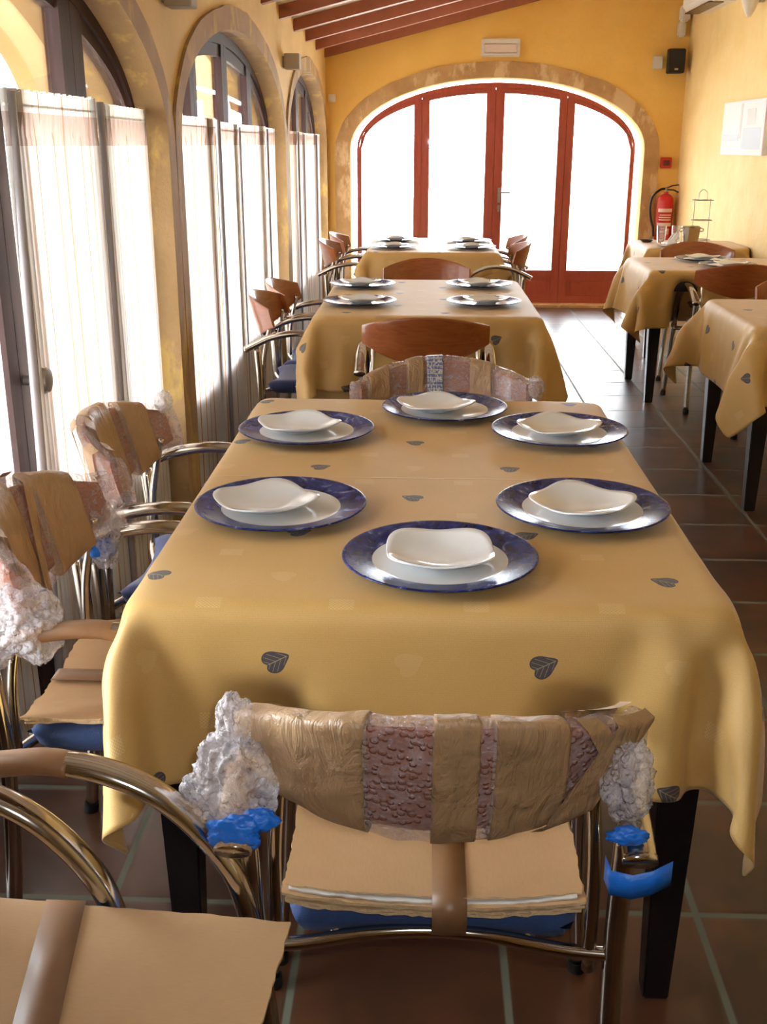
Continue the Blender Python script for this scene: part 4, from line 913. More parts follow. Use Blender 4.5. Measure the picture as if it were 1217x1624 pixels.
-64,-63,3,63,63,64,64,63,51,-54,-63,-64,-63,-64,-64,3,64,63,64,63,64,51,-54,-63,-64,-63,-64,-64,3,63,64,64,63,64,51,-54,-63,-64,-63,-64,-64,3,63,64,64,
63,63,53,-55,-64,-63,-64,-63,-64,3,63,63,64,64,63,53,-55,-64,-63,-64,-63,-64,2,64,63,64,64,63,53,-55,-64,-63,-64,-63,-64,2,64,63,64,63,64,53,-55,-64,
-63,-64,-63,-64,2,64,63,64,63,64,53,-55,-64,-63,-63,-64,-64,3,63,63,64,63,64,53,-55,-63,-64,-63,-64,-63,2,63,63,64,64,63,53,-55,-63,-63,-63,-64,-63,2,
63,63,64,63,63,53,-55,-62,-63,-64,-62,-63,2,62,63,63,64,60,56,-56,-62,-62,-63,-63,-62,8,62,63,63,61,43,65,3,-2,0,0,0,0,0,0,0,0,0,0,0,0,0,-1,-1,-60,-51,
-62,-63,-62,-62,14,62,62,58,53,47,0,8,-3,3,0,0,-1,0,0,0,0,1,0,0,-2,2,1,-7,2,-47,-57,-61,-61,-63,15,55,50,47,43,30,0,-5,0,-4,-1,0,0,0,0,0,0,0,0,2,1,1,6,
8,0,-35,-46,-47,-48,-51,-34,46,46,44,45,24,-10,-9,0,-2,-3,0,0,0,0,0,0,0,0,1,2,2,5,13,12,-28,-48,-47,-48,-47,-41,46,45,45,43,11,-12,-10,-1,-2,-2,0,-1,0,
0,0,0,0,1,1,1,5,3,16,14,-14,-47,-47,-48,-48,-42,45,45,44,40,-1,-13,-11,-2,-1,-1,-1,-1,0,0,0,0,0,1,1,2,4,10,11,14,1,-44,-47,-47,-48,-45,45,44,44,33,-10,
-13,-11,-2,-2,-1,-1,0,-1,0,0,0,1,0,2,2,4,10,12,13,13,-37,-46,-48,-47,]),
'R1': (27, 32, 0.96, 2.19, 3.86, 5.32, (1.28,2.16,4.18,5.0,0.32,0.03,0.32,0.32), [290,36,32,10,30,44,-24,-11,49,56,57,57,56,57,57,57,57,58,56,57,57,57,57,57,57,57,57,57,-1277,40,28,33,12,49,-5,-8,49,57,55,57,56,57,57,57,57,57,56,57,
57,57,57,57,57,57,56,57,-1310,46,29,37,17,39,31,-13,48,57,54,56,57,56,57,57,57,57,57,57,56,57,57,57,57,56,57,57,-1296,-2,43,26,37,23,49,0,46,54,56,56,
56,56,57,57,57,57,57,57,56,57,57,57,57,56,57,57,-1266,-6,-11,29,33,33,49,33,37,49,56,56,55,57,57,57,57,57,57,57,56,57,57,57,57,57,56,57,-1225,-17,-13,
-4,19,36,45,53,40,46,57,54,56,57,57,57,57,57,57,57,56,57,57,57,57,57,57,55,-1195,-4,2,-5,-6,-4,35,52,51,53,56,57,57,56,57,57,57,57,57,57,57,57,56,57,
57,57,57,55,-1147,2,0,0,-7,-27,29,10,60,57,57,58,56,57,57,57,57,57,57,57,57,57,57,57,57,57,59,41,-1136,2,0,0,0,0,-24,28,-25,-4,-5,-3,-3,-2,32,12,-37,
-2,-2,-2,3,25,-7,22,-37,-1,-3,6,21,-10,6,20,-38,-1,7,16,-9,2,3,20,-35,9,10,-8,1,3,1,19,-31,11,-2,-2,1,2,2,19,-28,7,1,0,1,1,-1,19,-26,2,1,1,1,1,1,19,
-26,4,2,1,1,1,-1,18,-26,2,2,1,1,0,2,18,-27,4,4,2,0,0,-1,18,-30,3,3,5,4,-3,0,18,-35,5,4,4,5,2,-3,18,-36,-5,1,2,3,8,6,21,-29,2,-9,-4,-2,20,6,15,-19,9,1,
2,0,-20,10,17,-8,1,0,-7,-20,27,2,3,60,57,57,58,56,57,57,57,57,57,57,57,57,57,57,57,57,57,56,58,-1206,1,1,-1,2,0,15,52,55,56,57,57,56,57,57,57,57,57,57,
57,57,57,56,57,58,56,57,57,-1261,1,0,1,0,29,55,51,52,50,57,55,56,57,57,57,57,57,57,57,56,57,57,57,57,57,57,57,-1315,-2,6,15,26,51,55,47,48,47,57,55,56,
57,57,57,57,57,57,57,56,57,57,57,57,57,57,57,-1358,24,36,39,-1,55,49,31,55,48,57,55,56,57,57,57,57,57,57,57,56,57,57,57,57,56,57,57,-1333,40,37,-14,25,
53,40,26,56,50,56,55,56,57,57,57,57,57,56,57,57,57,57,56,57,57,57,57,-1293,39,-3,-16,43,44,32,26,57,51,57,54,56,57,57,57,57,57,56,57,57,57,57,56,57,57,
56,57,-1252,5,-21,0,54,32,23,31,57,52,57,54,56,57,57,57,57,57,56,57,57,57,57,56,57,57,56,57,],
[343,-24,-28,-42,-31,30,51,56,30,4,-3,-7,-4,-3,0,0,1,1,0,1,-1,0,-2,-2,-2,-2,-5,0,2,-17,-33,-27,-41,-1,57,56,30,2,-12,-5,-6,-2,4,6,-1,3,-1,2,-2,1,-2,0,
-6,-1,-5,-1,7,2,-31,-21,-40,-22,47,55,31,-3,-18,-6,0,10,0,6,-3,3,-2,2,-2,2,-2,2,-7,-3,-5,-2,53,-32,-11,-34,-22,-37,23,57,32,-18,-13,-1,11,9,-1,3,-4,3,
-2,2,-2,3,-2,2,-2,-9,-5,-3,92,-30,-26,-32,-27,-28,-9,47,42,-26,-10,14,12,1,0,0,-4,3,-2,2,-2,3,-2,3,-3,-2,-10,-6,122,-20,-26,-30,-36,-25,-15,16,41,-33,
7,19,-3,1,-1,2,-2,3,-3,3,-3,3,-1,3,1,-2,-8,-13,73,-10,10,-22,1,-25,-25,19,-18,18,-8,4,1,0,0,0,0,0,0,0,1,-1,0,1,-1,-2,-6,-8,40,4,4,4,5,15,-24,-15,-1,2,
0,2,0,0,0,0,0,0,0,0,0,0,0,0,0,-1,-1,18,45,4,4,4,4,4,-18,-6,57,2,2,1,2,2,-7,-2,56,3,1,2,2,-6,0,-1,57,1,2,2,-4,-1,1,0,55,2,1,-2,0,0,0,0,57,0,0,0,0,0,0,1,
56,0,0,0,0,0,0,0,56,1,0,0,0,0,0,0,57,0,0,0,0,0,0,0,56,1,0,0,0,0,0,0,57,0,0,0,0,0,0,1,55,1,0,0,0,0,0,0,56,0,1,0,0,0,0,1,56,0,0,0,0,0,0,1,55,-1,0,-1,0,1,
2,1,55,-2,1,-1,0,1,2,1,54,-4,-3,-3,-3,13,2,1,53,-3,-3,-4,-9,16,4,6,-1,-1,-1,0,0,0,0,0,0,0,0,1,0,0,0,0,0,0,0,-1,-11,-6,7,23,13,-18,24,-22,11,-3,5,-2,-1,
0,-1,1,-1,0,0,0,0,1,0,0,0,0,0,-1,-38,-1,4,17,23,31,0,-25,-21,27,-5,-15,3,-2,1,3,-5,5,-5,4,-4,4,-4,-1,-1,-1,1,2,-54,17,28,34,31,14,-15,-31,-31,31,-5,
-16,-3,5,-6,6,-5,4,-5,5,-5,5,-7,3,-1,-3,4,-1,-19,31,22,11,45,0,-29,-48,-16,30,-3,-16,-7,6,-6,4,-4,4,-5,5,-6,5,-7,5,-1,-4,4,-1,15,5,16,42,41,-18,-40,
-51,-8,28,-1,-18,-3,-6,4,-5,4,-4,3,-4,3,-4,3,-3,2,-5,6,-2,17,11,44,42,28,-36,-47,-51,-2,26,1,-18,-5,-6,2,-4,3,-4,3,-4,3,-4,4,-5,2,-4,6,-2,21,44,40,44,
5,-47,-52,-48,4,23,3,-19,-7,-6,1,-3,2,-4,3,-5,4,-4,4,-6,3,-5,8,-3,],
[402,38,37,38,37,19,-5,-2,-3,-2,-2,-2,-2,-1,-1,-1,0,0,0,0,0,0,0,0,1,0,0,1,-106,36,38,38,37,29,-2,-1,-3,-2,-3,-2,-1,-2,0,0,-1,0,0,0,0,0,0,0,1,0,0,0,-116,
34,37,37,38,34,7,-1,-3,-2,-4,-1,-2,-1,0,-1,0,0,0,0,0,0,0,0,0,1,0,1,-143,47,36,37,37,38,17,0,-3,-4,-2,-2,-1,-1,0,-1,0,0,0,0,0,0,0,0,0,1,0,1,-172,48,49,
38,37,38,28,1,-1,-4,-3,-2,-1,0,-1,0,0,0,0,0,0,0,0,0,0,0,1,1,-203,51,49,48,40,37,31,14,-1,-5,-2,-3,0,0,0,-1,0,0,0,0,0,0,0,0,0,0,1,1,-269,56,56,52,56,51,
38,7,14,-7,4,-2,0,0,-1,0,0,0,0,0,0,0,0,0,0,0,2,0,-326,57,57,57,56,48,41,58,4,0,1,-1,0,0,0,0,0,0,0,0,0,0,0,0,0,0,0,-37,-345,57,57,57,57,56,49,49,-385,
57,56,57,57,57,46,56,-389,57,57,57,57,51,57,53,-390,56,57,57,53,56,57,53,-391,57,56,55,56,57,57,53,-393,56,56,57,57,57,56,54,-394,56,57,57,56,58,56,54,
-395,57,56,58,56,57,57,54,-395,57,56,57,57,57,57,54,-396,57,57,57,57,57,57,54,-396,57,57,57,57,57,57,54,-396,57,57,57,57,57,57,54,-396,58,56,57,57,57,
57,54,-395,57,56,57,57,57,57,54,-394,56,57,57,57,56,57,54,-393,57,56,57,57,53,58,56,-392,57,56,57,57,51,57,58,-390,57,57,56,53,47,56,60,3,-1,0,0,0,0,0,
0,0,0,0,0,0,0,0,0,0,0,-1,-1,-386,57,57,51,56,54,49,3,6,0,2,-1,0,0,0,0,0,0,0,0,0,0,0,-1,0,0,0,-1,-331,57,57,54,52,39,14,1,2,2,0,-1,-1,0,0,0,0,0,0,0,0,
-1,0,0,0,0,-1,0,-271,55,49,43,40,22,7,0,0,2,0,-1,-1,0,0,0,0,0,0,0,0,0,0,-1,0,0,0,-1,-227,42,38,41,34,15,3,1,-2,2,0,-1,-1,0,0,0,0,0,0,0,0,-1,0,0,0,0,-1,
0,-209,40,40,35,32,8,0,1,-2,2,0,-1,0,-1,0,0,0,0,0,0,-1,0,0,0,0,0,-1,0,-192,40,36,35,26,1,0,1,-1,1,0,-1,0,-1,0,0,0,0,0,0,0,0,0,-1,0,0,-1,0,-176,37,35,
36,16,-2,0,1,-1,1,0,-1,0,-1,0,0,0,0,0,0,-1,0,0,0,0,0,-1,0,]),
'R2': (28, 31, 0.925, 2.19, 5.81, 7.220000000000001, (1.245,2.16,6.13,6.9,0.32,0.03,0.32,0.32), [372,-21,-33,-29,14,56,19,29,45,56,57,56,57,56,57,56,57,56,57,56,57,56,57,56,57,56,56,57,56,-1251,31,-22,-35,-5,53,30,25,45,57,56,56,57,56,57,56,57,56,
57,56,57,56,56,57,56,57,56,56,57,-1285,25,29,-23,-28,43,39,26,46,56,56,57,56,56,57,56,57,56,57,56,57,56,56,57,57,56,56,56,56,-1326,31,28,25,-29,21,46,
32,45,56,56,57,56,56,57,56,57,56,57,56,57,56,56,57,57,56,56,55,57,-1369,26,30,31,29,-9,53,44,39,56,55,57,56,56,57,56,57,56,57,56,57,56,56,57,56,57,56,
55,56,-1364,12,13,17,21,28,55,51,42,57,54,57,56,56,57,56,57,56,57,56,56,57,56,57,56,57,56,55,56,-1309,8,9,9,10,20,22,50,56,56,56,56,56,56,57,56,57,56,
57,56,56,57,56,57,56,56,56,57,55,-1253,7,8,7,2,21,14,8,59,56,57,56,57,56,57,56,57,56,57,56,56,57,56,57,56,57,56,59,41,-1211,10,9,7,7,0,-9,12,-25,6,-5,
0,3,2,8,13,-24,-2,3,3,5,5,0,10,-25,3,4,4,3,0,-2,13,-24,4,4,2,1,-4,7,10,-25,5,3,2,-5,6,2,12,-26,6,4,-6,3,4,2,13,-28,7,2,-5,2,7,1,14,-31,8,2,-6,4,6,1,16,
-35,9,4,-7,3,8,1,17,-41,8,9,-6,0,9,4,17,-48,8,8,7,-9,10,6,18,-60,9,8,9,7,-7,19,16,-80,10,10,10,10,10,-1,31,-109,11,12,12,11,13,13,36,-60,13,12,10,10,
10,-2,5,-13,2,0,0,-3,-17,25,4,59,58,57,56,57,56,57,56,56,57,57,56,56,57,56,57,56,57,56,57,56,-1246,-2,-4,-4,1,4,27,49,55,49,56,55,57,56,56,57,56,57,56,
57,56,57,56,56,57,57,56,56,57,-1300,-3,-5,10,17,26,50,47,50,39,53,56,57,56,56,57,56,56,57,56,57,56,57,56,57,56,57,56,57,-1349,17,27,32,34,2,48,26,56,
41,57,49,56,56,57,56,56,57,57,56,56,57,56,57,56,57,56,57,56,-1326,33,34,31,-26,41,21,31,54,55,47,49,53,56,56,57,56,57,56,57,56,56,57,57,56,56,57,56,57,
-1281,33,27,-31,2,53,3,50,49,43,45,55,50,54,57,56,57,56,57,56,57,56,57,56,56,57,57,56,56,-1236,22,-28,-20,35,36,22,22,56,40,43,55,54,52,56,57,56,57,56,
57,56,57,56,57,56,57,56,56,57,-1208,-23,-27,-1,52,12,24,27,57,36,41,54,55,55,55,57,56,57,56,57,56,56,57,57,56,56,57,56,57,],
[390,-42,-34,-37,-48,4,54,47,34,6,-4,2,1,1,1,0,1,0,-1,0,-1,-2,-1,-3,-3,-3,-2,-2,-2,12,10,-41,-33,-47,-15,48,50,33,4,-7,3,1,2,1,1,0,0,0,-1,0,-1,-1,-2,-4,
-7,-2,-2,-1,-22,18,13,-41,-39,-31,41,50,32,0,-8,4,1,2,1,2,-1,0,0,-1,0,0,0,0,-3,-6,-8,-3,-1,-43,8,14,18,-38,-45,32,47,33,-7,-5,5,0,2,3,0,-1,0,0,-1,1,-1,
0,1,-1,-4,-9,-7,-2,-19,-9,-4,3,13,-49,20,36,40,-5,-12,6,-1,5,0,1,-2,0,1,-1,1,-2,1,1,0,-1,-7,-11,-5,37,-12,-12,-15,-16,-17,9,23,36,-2,-14,-1,6,0,4,-2,1,
-1,0,0,1,-3,2,1,-1,2,-4,-10,-11,47,0,-3,-6,-8,-14,-16,24,-7,6,-4,5,-3,1,1,0,0,0,0,0,0,0,0,0,0,0,-4,-8,-8,55,0,0,1,7,-16,-8,-4,-1,3,0,-1,0,1,0,0,0,0,0,
0,0,0,0,0,0,0,0,-2,18,49,-1,-1,1,0,-1,-4,-2,64,-1,0,-1,-1,-1,-2,-1,64,-1,-1,-1,-1,-1,-1,-1,63,0,-1,-1,-1,-1,-1,-1,63,-1,0,-1,-1,-2,-1,-1,64,-1,-1,-1,
-1,-1,-1,-1,64,-1,-1,-1,-1,-1,-1,-1,64,-1,-1,-1,-1,-1,-1,-1,64,-1,-1,-2,-1,0,-1,-1,63,0,-1,-2,-1,-1,0,-1,63,-1,-1,-1,-1,-1,-1,-1,63,0,-1,-1,-1,-1,-1,
-1,62,-1,0,-1,-1,-1,0,-1,59,-1,0,0,-1,0,-2,2,50,1,0,1,1,1,1,2,21,-2,1,2,3,4,15,14,-2,8,7,7,4,-5,22,20,-1,-5,1,0,-1,0,0,0,0,1,0,0,0,0,0,0,0,0,1,0,-2,
-23,3,-1,-5,15,21,23,-24,2,24,-7,-11,3,-1,-1,0,0,0,0,0,0,0,0,0,0,0,0,0,0,-59,10,17,25,26,24,3,-30,-25,38,-20,7,-5,-5,-2,0,1,-2,1,-3,0,-1,0,0,-1,0,0,-1,
1,-29,27,22,14,4,42,-28,-50,1,37,-6,-27,8,0,-2,-1,-3,-1,-3,-2,-1,0,-1,0,0,-1,0,0,-1,13,11,3,17,31,26,-52,-47,17,6,31,-28,-20,2,2,0,-1,-3,-2,-2,-1,0,0,
0,0,-1,-1,0,-1,16,8,24,27,40,-14,-56,-27,-26,38,33,-15,-25,-15,0,-1,0,-1,-1,-1,0,1,-1,0,-1,-1,-1,0,-1,23,29,29,34,28,-43,-51,-52,-4,40,36,-14,-13,-21,
-8,-3,-2,-1,0,0,0,-1,-1,-1,-1,-1,-1,1,-2,57,32,30,38,-9,-56,-51,-49,2,43,39,-16,-13,-13,-9,-6,-4,-2,-2,-1,-2,-1,-1,-1,-2,-1,-1,2,-3,],
[439,31,31,31,27,7,-6,-5,-3,-1,0,-1,0,0,0,0,0,0,0,0,0,0,0,1,0,0,1,0,1,-82,46,31,31,30,12,-5,-5,-3,0,0,-1,0,0,0,0,0,0,0,0,0,0,0,0,1,0,1,0,1,-108,47,47,
31,30,19,-4,-4,-3,-1,0,0,0,0,0,-1,0,0,0,0,0,1,0,0,0,1,1,0,1,-133,46,47,47,30,25,0,-4,-4,0,0,0,0,0,-1,0,0,0,0,0,0,0,1,0,0,0,1,1,0,-161,49,47,47,47,29,4,
-4,-3,0,0,0,0,0,-1,0,0,0,0,0,0,0,1,0,0,0,0,2,0,-208,55,53,52,50,46,10,-1,-2,-1,1,-1,0,0,0,0,0,0,0,0,0,0,0,0,0,0,1,1,1,-274,56,56,55,55,52,49,-2,6,0,2,
-1,1,-1,0,0,0,0,0,0,0,0,0,0,0,0,1,1,1,-338,56,56,55,56,50,54,59,2,1,0,1,0,0,0,0,0,0,0,0,0,0,0,0,0,0,-1,0,-36,-358,56,55,56,56,57,56,56,-393,56,56,57,
57,56,56,56,-394,57,56,57,56,56,56,57,-394,57,56,56,57,56,56,56,-393,56,56,57,57,56,56,56,-393,56,56,57,56,56,57,55,-392,56,56,56,57,56,57,55,-392,56,
57,55,57,56,56,55,-391,56,56,57,56,56,56,55,-390,55,57,56,56,56,57,53,-389,56,56,56,56,56,57,53,-387,55,56,56,56,56,56,53,-386,56,56,56,56,55,53,55,
-383,55,56,55,56,56,56,48,-377,55,56,55,55,55,56,43,-385,55,55,55,56,55,55,57,-395,56,56,56,56,54,46,58,10,-2,2,0,-1,0,0,0,-1,0,0,0,0,0,0,0,-1,0,0,0,
-1,-391,56,56,57,54,52,44,6,12,10,-2,-5,1,-1,-1,0,0,0,0,-1,0,0,0,0,-1,0,0,-1,0,-336,55,54,50,47,44,26,3,2,10,-3,-2,-1,-1,-1,0,-1,0,0,-1,0,0,0,-1,0,0,0,
-1,0,-287,46,45,44,45,38,11,3,2,9,2,-7,-2,-1,0,-1,0,-1,0,0,0,-1,0,0,-1,0,0,0,-1,-263,45,45,44,39,30,3,2,4,11,2,-8,-4,-1,-1,-1,0,0,-1,0,0,-1,0,0,0,-1,0,
0,-1,-240,44,44,38,40,16,1,7,7,3,2,-3,-7,-3,-1,0,-1,0,-1,0,0,-1,0,0,0,-1,0,0,0,-219,43,39,40,35,3,6,7,3,2,3,-4,-3,-6,-1,-1,-1,0,0,-1,0,0,-1,0,0,0,-1,0,
0,-199,40,40,41,20,1,5,6,3,3,3,-5,-3,-4,-2,-1,-1,-1,0,-1,0,0,0,-1,0,0,-1,0,0,]),
'R3': (20, 26, 1.18, 2.19, 7.199999999999999, 8.52, (1.5,2.16,7.52,8.2,0.32,0.03,0.32,0.32), [331,34,29,32,43,48,-18,-54,63,57,62,62,63,62,63,63,63,62,63,64,61,-965,44,33,30,38,52,7,-44,64,54,62,62,63,62,63,63,63,63,63,63,61,-1009,44,45,31,35,
49,33,-30,62,53,62,62,62,63,64,62,63,63,63,63,61,-1047,40,43,44,32,46,49,-7,62,51,61,63,63,63,63,62,64,62,63,64,59,-1043,15,31,36,40,46,53,24,63,49,61,
63,63,62,64,62,64,63,63,63,57,-986,-2,-3,19,31,37,55,56,54,54,62,62,64,63,63,63,63,63,63,63,54,-929,3,0,1,1,13,41,58,65,63,63,63,64,63,63,63,63,63,63,
64,47,-861,2,2,0,0,0,-12,12,-1,1,0,0,-3,-8,10,1,-2,-2,-3,-3,-1,7,-2,-1,-1,-1,1,-3,7,1,-2,-2,-1,-1,-2,4,-2,-1,0,-1,0,0,6,1,-1,-3,0,-1,-2,5,-3,-2,0,-1,0,
1,7,0,-1,-3,-1,-3,1,8,-4,-1,-2,-3,2,0,9,1,1,-2,-2,-9,2,9,1,1,0,0,0,-11,-3,6,5,3,0,0,-13,-51,2,1,-1,0,17,35,59,66,63,63,63,64,63,63,63,63,63,63,63,63,
-999,9,16,29,40,38,-3,55,62,59,63,63,63,63,63,63,63,63,63,63,64,-1010,34,40,39,40,-37,40,58,45,57,63,62,63,63,63,63,63,64,62,64,63,-969,42,38,40,-46,0,
56,60,26,59,63,63,63,63,63,63,63,63,63,63,63,-921,41,38,-47,-32,37,61,61,5,64,63,63,62,63,63,62,63,63,63,64,63,-872,36,-46,-44,-2,60,61,61,-7,60,63,63,
62,64,62,63,62,63,64,63,63,-830,-44,-46,-34,40,62,61,60,-16,54,63,63,63,63,63,62,63,63,63,63,63,],
[355,-31,-37,-34,-20,32,60,33,0,-26,12,13,9,7,4,6,-3,10,-3,3,-11,-15,-12,-34,-36,-26,8,63,45,-5,-31,12,15,5,8,0,8,-4,10,-2,2,-13,-7,-12,-10,-36,-30,-6,
53,55,-9,-34,13,14,3,7,-1,7,-3,8,-1,2,-18,22,-22,-17,-12,-34,-13,32,62,-7,-37,14,12,2,5,0,5,-2,6,0,1,-21,80,-34,-29,-26,-22,-15,10,58,0,-39,16,6,2,6,
-1,5,-2,4,1,-1,-26,116,-16,-22,-31,-29,-25,25,-18,29,-32,10,11,-1,4,-1,3,2,1,1,-3,-33,94,-6,8,3,-15,-29,-19,-7,0,0,0,0,0,0,0,1,0,0,0,0,25,41,-1,0,-1,0,
0,-1,66,0,-1,0,-1,0,-1,66,0,0,-1,-1,0,0,66,0,-1,0,-1,-1,0,67,-1,0,-1,-1,0,-1,67,-1,0,-1,0,-1,0,66,0,-1,0,-1,0,-1,67,-1,0,-1,0,-1,0,66,-1,0,-1,0,-1,0,
67,-1,-1,0,-1,0,0,66,-1,-1,0,-1,0,0,67,-1,-1,-1,-1,0,0,66,0,-1,0,-1,-1,3,-38,4,8,14,22,29,19,5,-2,0,0,0,0,0,0,-1,0,0,0,0,0,-88,23,27,24,9,-13,52,-30,
-12,21,-8,-5,1,-2,1,-3,0,-1,-1,0,0,-25,19,8,-15,2,30,41,-21,-42,25,-7,-8,0,-3,2,-5,3,-5,2,-1,0,3,-3,-13,10,7,52,19,-16,-56,22,-7,-9,-1,-4,2,-5,4,-6,2,
-1,0,-9,-7,16,2,35,44,4,-9,-61,3,3,-6,-10,4,-9,7,-7,-1,2,0,-2,-16,20,6,15,51,13,7,-3,-60,-19,6,-5,-8,2,-9,9,-9,0,2,1,-3,7,13,7,31,41,-5,7,7,-58,-32,-1,
-3,-4,-3,-7,9,-9,0,3,1,-4,],
[386,42,43,42,42,28,-9,-7,-4,1,-2,-1,-2,-1,-1,-1,-1,-2,-1,-1,-2,-117,43,43,42,42,36,-1,-9,-2,2,-2,-2,-1,-2,-1,-1,-1,-1,-1,-2,-1,-135,43,44,42,43,39,10,
-8,-2,2,-2,-2,-1,-1,-1,-2,0,-2,-1,-1,-2,-152,44,43,43,43,40,23,-6,-2,2,-2,-1,-2,-1,-1,-1,-1,-1,-2,-1,-2,-181,51,47,44,43,41,32,1,-2,3,-3,-1,-1,-1,-1,
-1,-2,-1,-1,-1,-3,-235,61,59,52,46,45,19,24,5,3,-2,-2,-1,-1,-1,-1,-1,-1,-2,-1,-3,-305,63,63,63,61,55,46,22,8,0,1,-1,-1,-1,-1,0,-1,-2,-1,-1,-35,-340,63,
63,64,63,63,64,-380,64,63,63,63,63,64,-379,63,63,63,63,63,64,-379,63,63,63,64,63,64,-379,63,63,63,63,63,64,-379,63,63,63,63,64,64,-379,63,63,63,63,63,
64,-379,63,64,63,63,63,64,-379,63,63,63,63,63,64,-379,64,62,64,63,63,64,-379,64,63,63,63,62,64,-378,63,63,63,64,63,62,-376,62,63,63,64,63,65,-376,63,
63,62,59,53,49,21,0,0,0,0,-1,-1,0,-1,0,-1,-1,-1,-1,-361,58,55,51,47,49,36,5,3,1,-1,-1,0,-1,-1,0,-1,-1,-1,0,-1,-319,49,48,48,48,41,27,10,-8,0,-1,0,-1,0,
-1,-1,0,-1,-1,-1,-1,-295,48,48,48,42,36,19,12,-13,0,-1,-1,0,-1,0,-1,-1,-1,-1,-1,0,-273,48,47,42,42,27,15,14,-16,-1,-1,-1,-1,0,-1,0,-1,-1,-1,-1,-1,-250,
47,42,43,38,16,15,15,-17,-3,-2,0,-1,-1,0,-1,-1,0,-1,-1,-1,-229,42,43,43,26,12,16,16,-18,-6,-1,-1,0,-1,0,-1,-1,-1,-1,-1,-1,])}
def cloth_points(key):
    """shape of a cloth draped over its table: the flat top from the grid, the hanging edge from CLOTH (units of 0.8 mm, differences)"""
    nx, ny, X0, X1, Y0, Y1, tb, dx, dy, dz = CLOTH[key]
    x0, x1, y0, y1, a, b, c, d = tb
    P, k, sx, sy, sz = [], 0, 0, 0, 0
    for i in range((nx + 1) * (ny + 1)):
        gx, gy = X0 + (X1 - X0) * (i % (nx + 1)) / nx, Y0 + (Y1 - Y0) * (i // (nx + 1)) / ny
        if (x0 + .02 < gx < x1 and y0 + .02 < gy < y1 - .02) or (b < .1 and gx > x1 and y0 + .02 < gy < y1 - .02):
            P.append(Vector((gx, gy, .757)))
        else:
            sx += dx[k]; sy += dy[k]; sz += dz[k]; k += 1
            q = Vector((X0 + sx / 1250, Y0 + sy / 1250, sz / 1250))
            if key == 'T1':      # the corners of this cloth hang close
                for e0, sg_ in ((x0, -1), (x1, 1)):
                    if (q.x - e0) * sg_ > .02: q.x = e0 + sg_ * (.02 + ((q.x - e0) * sg_ - .02) * .45)
            P.append(q)
    return nx, ny, X0, X1, Y0, Y1, P

ARM = [(-.265, .612), (-.225, .632), (-.15, .664), (-.05, .680), (.04, .668), (.12, .622), (.185, .535), (.215, .42), (.228, .22), (.235, .01)]
def arm_y(z):
    for (y0, z0), (y1, z1) in zip(ARM[3:], ARM[4:]):
        if z1 <= z <= z0:
            return y0 + (y1 - y0) * (z0 - z) / (z0 - z1)
    return -.05 if z > .68 else .235
def tablecloth(key, label, group, pushes=(), uvoff=(0, 0)):
    """pushes: (cx, cy, rz) of the chairs whose arms and seats press against the hanging cloth"""
    nx, ny, X0, X1, Y0, Y1, P = cloth_points(key)
    x0, x1, y0, y1 = CLOTH[key][6][:4]
    for (cx, cy, rz) in pushes:
        f = Vector((-math.sin(rz), math.cos(rz), 0)); s = Vector((math.cos(rz), math.sin(rz), 0))
        for p in P:
            if p.z > .748: continue
            d = Vector((p.x - cx, p.y - cy, 0))
            lx, ly = d.dot(s), d.dot(f)
            if abs(lx) > .36 or ly < -.3: continue
            ta = smoothstep((.075 - abs(abs(lx) - .245)) / .045)
            tc = smoothstep((.27 - abs(lx)) / .06)
            if min(abs(p.x - x0), abs(p.x - x1)) < .10 and min(abs(p.y - y0), abs(p.y - y1)) < .10: continue
            need = 0
            if p.z < .70:
                need = max(need, ta * (arm_y(p.z) + .03 - ly))
            if p.z < .54:
                need = max(need, tc * smoothstep((.54 - p.z) / .06) * (.225 - ly))
            if need > 0 and ly + need < .6:
                p += f * need
    bm = bmesh.new()
    uvl = bm.loops.layers.uv.new('UVMap')
    vs = [bm.verts.new(p) for p in P]
    for j in range(ny):
        for i in range(nx):
            q = [(i, j), (i + 1, j), (i + 1, j + 1), (i, j + 1)]
            fc = bm.faces.new([vs[b * (nx + 1) + a] for a, b in q])
            for l, (a, b) in zip(fc.loops, q):
                l[uvl].uv = (X0 + (X1 - X0) * a / nx + uvoff[0], Y0 + (Y1 - Y0) * b / ny + uvoff[1])
    bmesh.ops.subdivide_edges(bm, edges=[], cuts=0)
    o = link('tablecloth', bm, 'tablecloth')
    m = o.modifiers.new('smooth', 'SUBSURF'); m.levels = 1; m.render_levels = 2
    m = o.modifiers.new('thickness', 'SOLIDIFY'); m.thickness = .0015; m.offset = 0
    tag(o, label, 'tablecloth', group)
    return o
